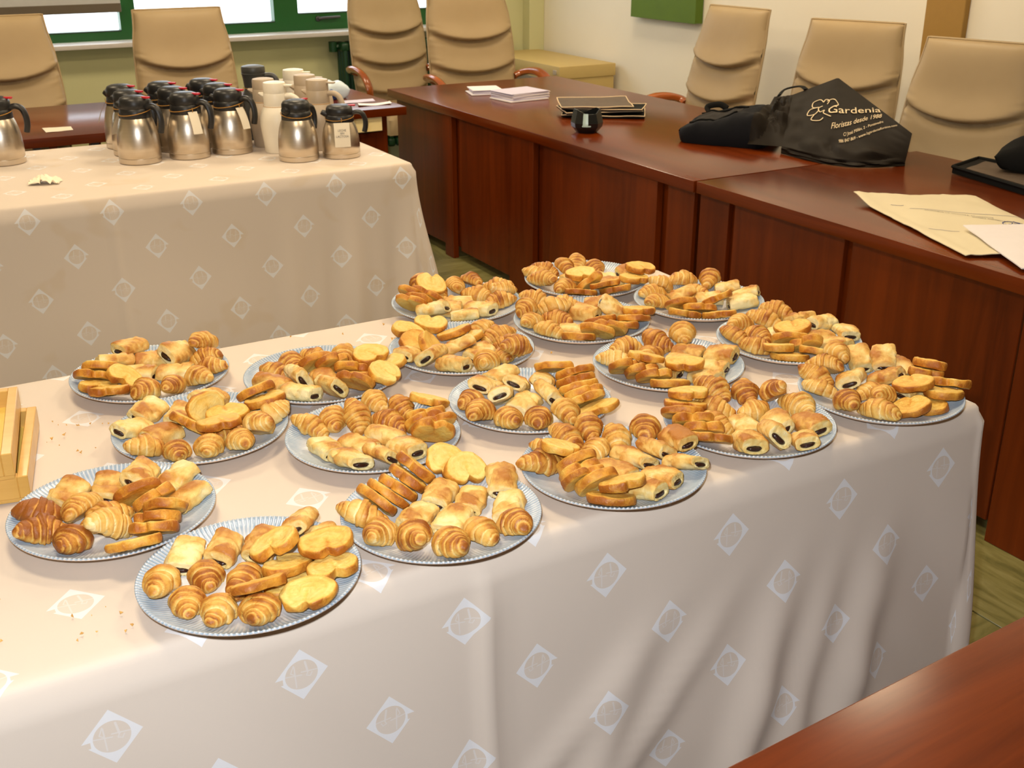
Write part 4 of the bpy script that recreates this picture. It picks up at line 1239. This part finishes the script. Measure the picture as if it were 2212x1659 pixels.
def palmier_mesh(seed, R=.0325, T=.0155):
    bm = bmesh.new(); cl = bm.verts.layers.float_color.new('tone')
    n = 56; depth = [.42, .30, .52, .36][seed % 4]; wide = [.26, .20, .30, .24][seed % 4]
    def rim(a):
        d = (a + PI / 2 + PI) % (2 * PI) - PI
        return R * (1 + .06 * math.cos(2 * a) + .03 * math.sin(3 * a + seed)) * (1 - depth * math.exp(-(d / wide) ** 2))
    prof = [(0, 1, 0), (.14, 1, 0), (.28, 1, 0), (.42, 1, 0), (.56, 1, 0), (.68, 1, 0), (.78, 1, 0), (.88, 1, 0), (.94, .93, .25), (.985, .70, .75), (1.01, .35, .8), (1.0, -.35, .85), (.98, -.70, .8), (.94, -.93, .5), (.88, -1, .1), (.6, -1, .1), (.3, -1, .1), (0, -1, .1)]
    rings = []
    for k, (q, zz, br) in enumerate(prof):
        ring = []
        m = 1 if q == 0 else n
        for i in range(m):
            a = 2 * PI * i / n; r = rim(a) * q
            p = Vector((r * math.cos(a) * 1.10, r * math.sin(a), zz * T / 2))
            tone = .15 + .84 * br + .45 * noise.noise(p * 40 + Vector((seed, 2, 7))) * (.35 + br)
            if abs(zz) == 1:
                g = .5 + .5 * math.cos(2 * PI * (q * 3.1) + .6 * math.sin(a))
                cen = math.exp(-(p.x / .0025) ** 2) * sstep(.3 * R, -.2 * R, p.y)
                p.z -= math.copysign(.0011 * g + .0016 * cen, zz); tone += .20 * g + .25 * cen + .16 * sstep(.75, .95, q)
            p += Vector((noise.noise(p * 70 + Vector((seed, 1, 0))), noise.noise(p * 70 + Vector((1, seed, 0))), .8 * noise.noise(p * 60 + Vector((0, 1, seed))))) * .0024
            v = bm.verts.new(p); v[cl] = (min(1, max(0, tone)), 0, 0, 1); ring.append(v)
        rings.append(ring * n if m == 1 else ring)
    for A, B in zip(rings, rings[1:]):
        for i in range(n):
            q = []
            for v in (A[i], B[i], B[(i + 1) % n], A[(i + 1) % n]):
                if v not in q: q.append(v)
            if len(q) > 2: bm.faces.new(q)
    for f in bm.faces: f.smooth = True
    me = bpy.data.meshes.new('palmier'); bmesh.ops.recalc_face_normals(bm, faces=bm.faces); bm.to_mesh(me); bm.free()
    me.materials.append(M['palmier_crust']); return me

CRO = [croissant_mesh(1), croissant_mesh(2, .080, .0226, .95, .06), croissant_mesh(3, .088, .0210, .5, -.05), croissant_mesh(4, .075, .0230, 1.15), croissant_mesh(5, .084, .0222, .35, .08), croissant_mesh(6, .078, .0218, .8, -.09), croissant_mesh(7, .082, .0222, .65, .03), croissant_mesh(8, .076, .0230, .9, -.04)]
ROL = [roll_mesh(1, .064, .047, .030), roll_mesh(2, .060, .049, .032), roll_mesh(3, .067, .045, .028), roll_mesh(4, .062, .050, .030), roll_mesh(5, .065, .047, .032), roll_mesh(6, .062, .047, .030), roll_mesh(7, .066, .049, .029)]
PAL = [palmier_mesh(0, .032), palmier_mesh(1, .0325, .0145), palmier_mesh(2, .0310, .016), palmier_mesh(3, .0335, .0145), palmier_mesh(4, .0305, .016), palmier_mesh(5, .033, .015)]
# kind+shape, bake, tone, x, y, z (0.1 mm from the plate centre), three angles (0.1 deg), scale, height scale
PASTRIES = {
 1: "c6,0,42,-1034,627,209,-37,187,-414,102,107 c3,0,51,-1191,57,264,7,65,1277,104,101 c3,0,58,-150,822,208,-373,103,-947,103,103 c5,0,49,424,1124,200,35,-188,553,101,96 c1,0,58,721,615,131,35,89,-1132,95,94 c2,0,51,-847,-440,159,117,-97,-1528,102,100 c1,0,56,-649,922,170,-32,-161,1370,95,101 n3,0,68,-200,176,88,-2,-1,1786,98,97 n6,1,30,464,-80,89,5,9,1566,96,95 n5,0,58,1115,-307,244,148,-105,-192,101,93 n5,1,42,359,-584,98,-17,-31,-276,99,94 s0,0,40,-237,-138,439,61,-42,-74,100,100 s4,0,38,-276,-600,361,-437,-287,-98,100,100 s3,0,62,-785,-981,296,-173,115,-79,100,100 s3,0,53,-101,-974,379,-221,21,73,100,100 p5,0,61,73,-1172,283,-121,-164,-507,100,100 s5,0,61,1061,-813,571,53,72,-57,100,100 s5,0,44,704,-1050,425,13,72,85,100,100",
 2: "c2,0,60,-333,1136,301,-221,-190,467,105,112 c4,0,46,-58,888,128,13,-74,836,95,99 c5,0,44,318,870,241,304,36,769,102,102 c2,0,64,765,801,317,320,65,950,95,96 c1,0,41,642,211,92,-33,2,1262,102,104 c2,0,43,1263,295,236,150,-115,-474,96,100 c0,0,54,825,-600,149,45,111,1677,104,109 c3,0,42,1067,-320,337,374,-148,1771,97,97 n2,0,52,50,11,87,0,0,-269,104,104 n4,0,45,-412,-342,89,-2,4,-282,103,103 n0,1,39,-907,-694,276,227,156,1408,102,104 n6,0,55,-346,-1089,172,-161,-10,-224,96,94 n0,1,40,205,-811,123,-38,-69,-562,102,108 s0,0,39,-308,704,531,-332,-140,1603,100,100 s3,0,57,-564,413,366,-459,162,-467,100,100 s5,0,63,-918,118,382,432,181,1064,100,100 p5,0,59,-879,458,408,-242,415,-55,100,100 s3,0,44,-1147,-13,416,-461,-19,-572,100,100",
 3: "c3,0,42,-362,1020,264,-263,297,-122,97,94 c6,0,45,341,1060,247,-128,72,-85,103,108 c5,0,43,-973,298,147,-26,-124,-1785,98,94 c2,0,51,955,787,278,-77,-69,430,106,110 c6,0,41,-721,820,168,-54,-114,1750,100,97 c4,0,48,346,553,92,-43,-4,1154,94,97 n2,0,67,-217,300,226,-113,-227,-186,95,98 n0,1,30,268,-35,88,-1,1,1519,105,102 n1,0,43,988,135,218,-192,-131,-346,96,88 n3,1,28,666,-797,160,-68,-126,-307,105,105 n6,0,56,1072,-444,212,-78,-175,-441,95,98 s1,0,58,-673,-202,308,380,-29,1667,100,100 p5,0,50,-450,-628,295,-264,106,-140,100,100 p0,0,55,93,-526,400,-266,-214,-218,100,100 s1,0,56,-989,-753,299,-155,136,-171,100,100 s5,0,56,-322,-1152,280,-182,-64,-319,100,100",
 4: "c3,0,44,-454,1333,269,-140,-196,1451,103,109 c0,0,43,234,1064,158,131,67,-399,103,98 c7,0,47,-891,925,288,-32,-90,434,95,99 c1,0,43,-283,668,221,-358,-131,-284,107,112 c5,0,37,-1114,290,180,-77,-150,-1611,95,100 c6,0,42,-1068,-335,166,-157,28,-625,96,100 c5,0,62,-478,263,100,67,-4,1196,106,110 n4,0,67,880,653,160,152,-43,-351,96,87 n1,0,62,324,340,88,-3,-1,1144,103,111 n1,0,51,765,89,274,46,344,-379,98,101 n2,0,61,-434,-359,89,5,-1,1412,97,88 s1,0,61,272,-331,275,284,-34,1787,100,100 s1,0,57,1155,-547,428,-102,54,-67,100,100 s3,0,53,838,-771,357,167,162,1068,100,100 s0,0,56,474,-886,303,-201,-116,-652,100,100 s5,0,48,35,-1060,379,-418,-67,-592,100,100 s5,0,40,-285,-1057,370,394,-15,1273,100,100 s2,0,54,-729,-1015,303,203,57,1276,100,100",
 5: "c4,0,58,-968,625,180,-116,130,-764,94,91 c7,0,59,-900,3,123,-7,69,-424,96,96 c2,0,42,-474,1011,229,-87,-141,-1716,97,102 c0,0,54,157,961,208,107,-157,1253,107,109 c6,0,52,717,1185,266,-185,-106,1246,102,107 c7,0,55,-514,425,98,62,-20,1003,103,109 n6,0,68,808,495,268,281,8,-1775,97,96 n6,0,48,179,345,88,3,1,-251,98,96 n0,1,29,987,69,265,34,-85,-1784,102,101 n3,0,46,1031,-590,270,-80,-41,-1134,96,87 n1,0,65,435,-968,158,56,-122,-860,102,106 n5,1,38,510,-332,93,-9,-17,-18,104,106 s3,0,62,146,42,446,-68,106,1423,100,100 s5,0,42,-187,-233,330,412,19,1442,100,100 s2,0,45,-98,-618,347,-300,-337,-729,100,100 s4,0,40,-770,-545,361,130,-115,-1738,100,100 p3,0,46,-683,-808,230,149,-25,1488,100,100 p5,0,38,-180,-1046,324,225,-32,1273,100,100",
 6: "f2,0,43,-659,1195,351,91,195,-338,100,100 p0,0,49,-760,638,303,-309,1761,259,100,100 f2,0,42,-36,1348,363,-104,-71,1497,100,100 p2,0,44,-583,276,326,1289,19,-1277,100,100 f3,0,56,195,724,318,81,212,1463,100,100 f5,0,45,285,332,287,31,200,1409,100,100 n2,0,63,-1219,56,214,115,138,443,99,96 n2,0,61,-104,-159,258,-214,-222,-146,105,99 n0,0,46,170,-444,88,4,0,-1577,105,108 n1,0,57,-837,-443,265,379,-65,-1468,102,94 n1,0,54,-622,-878,156,129,64,1204,103,101 c5,0,39,839,688,157,-68,125,-1684,95,99 c6,0,49,977,166,152,-17,111,-1768,106,107 c4,0,59,960,-375,154,6,127,1498,99,99 c5,0,52,601,-857,144,115,-62,-1194,96,93 c0,0,64,662,-1017,382,-273,-158,-1777,95,101 c3,0,42,-6,-1202,189,115,-119,-1387,105,110",
 7: "c4,1,20,-934,520,164,38,-132,1419,99,104 c0,0,45,-293,1044,155,-135,-64,1712,96,103 c1,0,65,467,997,163,70,122,-802,102,109 c7,0,42,998,775,302,46,-9,-1275,107,111 c2,0,51,-88,484,89,2,2,-1572,104,110 n4,0,71,682,207,97,-15,15,1241,97,103 n3,1,50,239,-97,100,-46,8,-619,96,100 n2,0,57,615,-627,131,-27,73,1179,97,89 n1,0,69,1085,-364,181,127,-119,-642,105,102 n2,0,64,-229,-205,88,1,1,1159,101,95 n2,0,53,94,-1085,180,39,138,1056,101,94 s2,0,53,-1071,-10,377,-296,255,240,100,100 s1,0,43,-577,-22,481,-184,-19,-659,100,100 s2,0,57,-874,-297,342,-370,133,58,100,100 s0,0,51,-780,-590,329,-377,88,-20,100,100 s0,0,45,-698,-970,288,202,-18,1543,100,100 f5,0,55,-90,-637,459,-23,-40,-440,100,100",
 8: "n1,0,60,-110,1193,288,19,-27,-1551,100,93 n2,0,62,-543,631,239,325,-87,1780,105,106 n0,0,68,188,736,102,37,-9,-78,102,102 n1,0,50,595,505,260,-298,-90,-1474,106,110 n6,0,49,-197,139,87,0,2,-318,101,102 n0,0,44,439,-143,90,1,-7,-236,104,97 c4,0,48,1170,506,385,-103,-200,-1436,99,102 c7,0,55,1131,38,178,28,161,1690,95,99 c2,0,55,1094,-481,206,86,-160,-560,94,99 c6,0,46,743,-882,192,45,-160,-751,104,104 c4,0,58,135,-1045,212,170,146,587,95,96 c7,0,49,-339,-926,147,34,108,507,104,105 s0,0,55,-1024,149,340,-286,138,-74,100,100 s4,0,44,-874,241,453,319,-11,1543,100,100 p2,0,48,-1046,-266,254,-77,124,-64,100,100 f2,0,47,-533,-295,355,91,341,-280,100,100 s0,0,64,-949,-832,363,-181,-16,-201,100,100",
 9: "c6,0,59,-753,523,134,-11,87,-523,98,95 c1,0,52,-308,831,121,-50,67,-1026,96,97 c2,0,51,210,886,127,67,69,-571,94,101 c3,0,42,774,687,145,6,122,-1191,96,94 c6,0,46,1056,243,171,25,-142,26,101,100 n4,2,76,-1073,-212,161,164,-35,1173,105,109 n3,1,47,-664,-233,285,-610,-54,-864,104,107 n0,1,31,-756,-873,175,-157,-28,-500,101,102 n5,0,52,-47,-269,91,-17,-2,-906,100,105 n2,0,62,-262,-980,286,483,95,1001,103,104 s0,0,42,16,344,355,510,-74,-1663,100,100 s0,0,59,288,147,363,-484,196,212,100,100 s3,0,48,946,-182,523,87,-25,206,100,100 s5,0,44,1227,-360,333,-46,131,1501,100,100 s1,0,64,500,-372,361,-322,259,20,100,100 s2,0,41,531,-684,295,284,113,1289,100,100 s5,0,63,263,-1075,422,-468,-16,-520,100,100 s1,0,38,881,-1042,449,252,1,403,100,100",
 10: "n2,0,53,41,1140,223,-50,-46,172,97,94 n6,0,58,-16,534,246,183,265,472,98,95 n2,0,61,524,460,246,-130,-171,-1251,99,90 n3,0,56,-559,718,229,78,210,346,102,102 n5,1,35,-512,86,270,-260,278,520,98,94 n4,1,26,-218,-141,88,0,2,317,106,101 n1,0,44,219,-163,252,472,-40,833,98,97 c7,0,55,-1076,396,175,150,95,370,95,97 c2,0,60,-1153,-229,206,-11,-160,-1460,107,110 c1,0,48,-800,-657,147,-61,-114,-1092,98,97 c7,0,62,-380,-869,139,51,102,699,98,101 c0,0,43,44,-1075,264,-302,-47,-1110,104,107 s5,0,38,944,689,460,301,91,1381,100,100 s5,0,56,1158,262,456,-326,-130,-263,100,100 s5,0,64,1048,67,387,-299,-133,-259,100,100 s5,0,39,929,-180,346,354,83,1663,100,100 s5,0,41,879,-488,372,-375,49,53,100,100 s1,0,41,707,-752,361,-333,-237,-287,100,100 s3,0,45,735,-1142,333,-112,-183,-241,100,100",
 11: "c7,0,53,-381,1089,376,410,30,1223,99,95 c7,0,46,68,1269,424,-334,-191,-1087,102,107 c1,0,47,-761,977,217,103,-184,1057,101,102 c5,0,40,-1026,547,214,-163,69,-606,93,89 c2,0,62,-1040,-212,225,-145,160,638,104,104 c2,0,43,-60,125,87,29,2,1699,95,92 c2,0,50,-280,-346,234,71,-250,-1618,95,94 c4,0,47,-745,-692,145,68,80,1000,106,107 n1,1,49,659,1213,264,-12,-223,642,100,104 n3,0,55,811,722,444,-37,-212,508,95,92 n3,0,54,1061,544,196,154,85,-928,102,96 n3,1,50,-113,551,185,-264,69,356,100,105 n4,0,69,475,250,226,-42,-268,-621,96,88 n4,0,43,588,-236,97,22,25,-1757,99,103 p4,0,52,1107,-76,425,-131,145,-152,100,100 s4,0,59,1273,-2,555,135,133,763,100,100 f1,0,63,-161,-862,292,-80,199,1267,100,100 f1,0,60,322,-464,511,20,95,1484,100,100 s1,0,60,316,-882,213,68,-77,-1053,100,100 p4,0,48,690,-865,383,101,-27,1490,100,100 s0,0,49,1037,-697,455,-243,-66,-633,100,100",
 12: "n6,0,57,-698,1014,205,-208,26,-1386,101,102 n0,0,54,-176,735,109,40,-35,538,101,94 n2,0,63,371,918,270,-135,-128,-1502,99,93 n2,1,48,-1115,379,201,-113,-136,-1509,98,99 n5,0,62,-679,10,99,-17,-32,-1592,100,107 f4,0,46,-187,24,335,-360,209,-482,100,100 s0,0,39,215,468,368,763,-5,206,100,100 s5,0,57,494,91,346,-25,13,1769,100,100 p5,0,60,200,-500,470,-90,0,0,100,100 p4,0,53,1170,580,460,255,200,1675,100,100 s1,0,47,655,73,179,-13,-19,113,100,100 p0,0,48,1246,223,402,103,117,1658,100,100 c2,0,59,296,-393,88,20,-1,-30,95,91 c1,0,41,-143,-881,124,-11,77,782,95,97 c7,0,38,359,-1046,171,46,155,1058,93,96 c1,0,41,788,-839,276,-215,-273,-871,103,104 c1,1,24,1233,-291,219,-31,-209,-53,93,96 c3,0,50,-1120,-563,210,-73,202,177,102,102 c5,0,60,-626,-880,161,-25,-145,-1082,97,98",
 13: "c2,0,38,-893,745,199,47,-168,1189,96,93 c1,0,45,-366,900,131,-93,71,-1152,94,97 c5,0,51,-107,653,262,165,-346,835,102,107 c6,0,38,493,1014,258,71,-1,-911,96,101 c6,0,60,901,743,186,156,103,-879,95,92 c6,0,65,428,323,89,-4,-1,1133,105,111 s1,0,38,1302,461,425,-93,196,-41,100,100 s2,0,40,1014,58,366,-332,-19,-80,100,100 s1,0,64,879,-243,374,-507,3,-11,100,100 s3,0,58,930,-488,410,-490,-70,-75,100,100 s0,0,52,755,-814,463,-554,117,-199,100,100 n6,1,43,-937,-137,125,-108,1,-846,97,100 n6,0,52,-773,-839,180,160,102,1014,106,96 n0,0,57,-356,-202,88,-3,-1,-707,96,89 n4,1,44,134,-201,126,152,-27,1160,97,90 n2,0,67,-306,-977,236,-387,-78,-790,101,93 n3,0,60,211,-900,145,-86,-100,-735,102,107",
 14: "s0,0,43,-545,1031,516,-104,43,-46,100,100 s3,0,59,-750,871,391,-148,93,-189,100,100 s1,0,64,-1068,526,438,363,-66,1544,100,100 s2,0,55,-1090,217,423,-414,-55,-342,100,100 s4,0,47,-1051,-53,362,-389,81,-209,100,100 s5,0,61,-1154,-364,341,-266,92,-241,100,100 c3,0,58,193,1263,241,-226,-153,1105,106,105 c3,0,65,745,910,186,51,166,-1144,99,100 c2,0,48,-117,810,127,18,66,-686,101,97 c6,0,47,-535,279,93,-14,9,-833,101,104 c3,0,39,437,367,88,2,-3,-4,94,97 c3,0,63,999,367,350,132,-384,-1077,96,99 c3,0,39,1127,-35,164,-169,25,973,105,111 n2,0,50,-115,-60,87,0,-1,-1003,99,91 n3,0,52,366,-398,161,310,-30,-1074,98,100 n4,0,68,775,-758,161,146,-75,-992,100,105 n1,0,69,-644,-742,143,-46,-96,-1099,100,105 n1,0,58,-283,-847,272,446,166,661,101,108 n2,0,71,189,-1243,223,-132,146,533,96,99",
 15: "c0,0,61,377,1263,249,-12,175,-1160,96,95 c0,0,44,586,794,142,-31,-112,684,100,107 c7,0,60,1041,639,293,39,-15,669,104,102 c2,0,57,-629,900,184,-71,147,-460,95,97 c6,0,58,-215,1141,200,61,-175,965,104,103 c5,0,46,17,452,166,-306,-56,284,100,108 c2,0,57,-1080,531,212,72,164,11,106,108 n4,0,60,-80,-165,87,0,0,-720,103,96 n6,0,60,360,-41,160,253,45,1047,106,102 n3,0,69,393,-783,141,-96,-87,-665,100,96 n6,0,56,885,-747,276,235,191,1077,97,88 n6,0,56,-72,-964,141,-16,-94,-676,98,102 n1,0,70,772,-75,247,344,81,925,101,92 n5,2,83,1316,-15,298,-54,53,860,98,101 s1,0,40,-751,407,581,33,184,259,100,100 s2,0,52,-633,101,419,508,4,-1741,100,100 s2,0,45,-724,-107,368,-504,-33,15,100,100 s3,0,54,-822,-356,395,-511,72,88,100,100 s2,0,43,-692,-563,392,523,181,1687,100,100 s5,0,64,-694,-956,274,184,37,1321,100,100 p0,0,55,-525,-1019,517,-205,-39,-40,100,100",
 16: "n0,0,61,-529,789,129,-103,26,-1314,105,108 n0,0,68,73,742,117,-62,36,-1129,105,98 n0,0,58,541,718,241,186,60,530,104,105 n6,0,49,1073,392,190,38,169,-1515,103,102 n5,1,48,1109,-290,175,126,120,-1531,96,96 c4,0,47,-374,62,229,441,-114,-1344,103,107 c0,0,49,-140,-218,87,-1,-2,-1618,106,112 c6,1,30,-247,-736,279,-114,-334,-1591,106,110 c7,2,94,-1022,378,173,57,151,-131,104,100 c3,2,82,-1098,-286,173,-9,-161,-1739,107,105 c3,2,86,-752,-730,150,17,121,665,105,104 s0,0,62,404,108,363,483,176,1688,100,100 s4,0,48,570,-180,362,-473,46,316,100,100 s1,0,56,614,-698,429,222,354,1030,100,100 s5,0,64,463,-814,347,-304,-253,-591,100,100 s0,0,55,348,-1088,354,-339,-128,-404,100,100 s3,0,42,24,-1390,357,273,-26,-1758,100,100",
 17: "f1,0,44,677,1122,416,239,256,-439,100,100 f4,0,37,834,802,393,356,47,-8,100,100 s2,0,58,124,1156,454,-415,158,-727,100,100 s4,0,54,-83,1001,380,-422,63,-804,100,100 s4,0,53,-320,828,353,-435,52,-750,100,100 s3,0,51,-549,729,351,447,-124,1129,100,100 s0,0,41,-776,603,365,490,-91,1086,100,100 n4,0,51,229,506,93,-15,11,-1347,97,100 n6,0,69,582,157,93,-3,18,-1310,95,94 n5,0,44,1127,249,249,163,-115,616,99,106 n6,0,53,-335,132,87,-1,0,-1452,96,88 n6,0,49,59,-275,87,-1,1,400,100,97 n2,0,45,959,-410,151,-128,-34,545,99,104 c0,0,41,-1137,383,201,-116,176,-390,104,101 c3,0,48,-1114,-251,171,-79,-150,-1456,96,102 c0,0,60,-679,-662,224,202,-194,-1105,103,110 c1,0,54,-299,-991,150,-19,-130,-994,102,104 c5,0,44,203,-884,150,-147,-92,-953,102,103 c7,0,59,681,-1035,214,-26,184,1005,97,97",
 18: "n2,1,38,-668,869,163,-144,58,-1195,97,91 n0,0,68,-130,803,121,88,-29,541,98,97 n4,0,69,398,654,114,-15,53,-1264,99,91 n2,0,65,957,580,349,-275,100,545,101,93 n1,1,36,1105,167,167,-126,-96,586,97,101 c6,0,49,-1147,119,252,-97,144,679,101,102 c0,0,51,-925,-324,133,-66,-82,-1121,95,91 c3,0,60,-506,222,88,-16,1,-1063,94,97 c4,0,64,-127,-116,85,-5,5,547,102,101 c0,0,49,-665,-714,137,29,102,647,94,99 c3,0,63,-214,-995,143,-48,124,748,102,98 s2,0,46,395,103,518,63,-234,-330,100,100 s5,0,64,1025,-245,531,32,-69,-157,100,100 p0,0,43,453,-211,316,100,-88,-1519,100,100 f1,0,59,-85,-684,445,285,-102,-1638,100,100 p3,0,39,406,-542,176,-21,-19,-363,100,100 p2,0,45,942,-637,353,-44,-18,38,100,100 f1,0,47,448,-1066,355,64,-98,-265,100,100",
}
TONE = {0: .5, 1: .30, 2: .80}
KIND = {'s': 'palmier biscuit leaning edge-on', 'p': 'palmier biscuit lying flat', 'f': 'palmier biscuit propped face-out'}
for k, s in PASTRIES.items():
    px, py = PLATES[k]; where = WHERE[k]
    for it in s.split():
        ty = it[0]; vi, tn, tone, x, y, z, ax, ay, az, sc, sz = [int(q) for q in it[1:].split(',')]
        look = {0: '', 1: 'pale ', 2: 'dark-baked '}[tn]
        at_ = (px + x / 1e4, py + y / 1e4, PZ + z / 1e4); rot = (R_(ax / 10), R_(ay / 10), R_(az / 10))
        if ty == 'c':
            o = link('croissant', CRO[vi], None, at_, rot)
            tag(o, '%scroissant on the %s' % (look or 'golden ', where), 'croissant', 'croissants on the plates')
        elif ty == 'n':
            o = link('chocolate_roll', ROL[vi][0], None, at_, rot); link('chocolate_filling', ROL[vi][1], o)
            tag(o, '%schocolate puff roll on the %s' % (look, where), 'pastry', 'chocolate pastries on the plates')
        else:
            o = link('palmier', PAL[vi], None, at_, rot)
            tag(o, '%s on the %s' % (KIND[ty], where), 'palmier', 'palmier biscuits on the plates')
        o.scale = (sc / 100, sc / 100, sz / 100); o.color = (tone / 100, tone / 100, tone / 100, 1)

# crumbs scattered on the two cloths
random.seed(9)
bm = bmesh.new()
spots = [(.20, 1.95, .10, 16), (.05, 1.45, .16, 26), (.30, 2.05, .12, 14), (.85, 2.16, .2, 14), (.55, 1.55, .3, 20), (1.1, 1.6, .4, 24), (1.05, 2.1, .15, 6), (1.4, 1.75, .2, 10)]
for (cx, cy, sp, n) in spots:
    for _ in range(n):
        x, y = cx + random.uniform(-sp, sp), cy + random.uniform(-sp, sp)
        if any(math.hypot(x - a, y - b) < .152 for a, b in PLATES.values()) or not (1.28 < y < 2.25) or (x < .16 and 1.70 < y < 2.08): continue
        s_ = random.uniform(.0012, .0045); e = Euler((random.random() * 6, random.random() * 6, random.random() * 6))
        vs = [bm.verts.new(Vector((x, y, ZT + .0024 + s_ * .9)) + (e.to_matrix() @ Vector(p)) * s_) for p in ((1, 0, -.3), (-.5, .8, -.3), (-.5, -.8, -.3), (0, 0, .5))]
        for q in ((0, 1, 2), (0, 3, 1), (1, 3, 2), (2, 3, 0)): bm.faces.new([vs[i] for i in q])
tag(obj('pastry_crumbs', bm, 'crumb', smooth=False), 'loose pastry crumbs scattered on the beige cloth', 'crumbs', None, 'stuff')
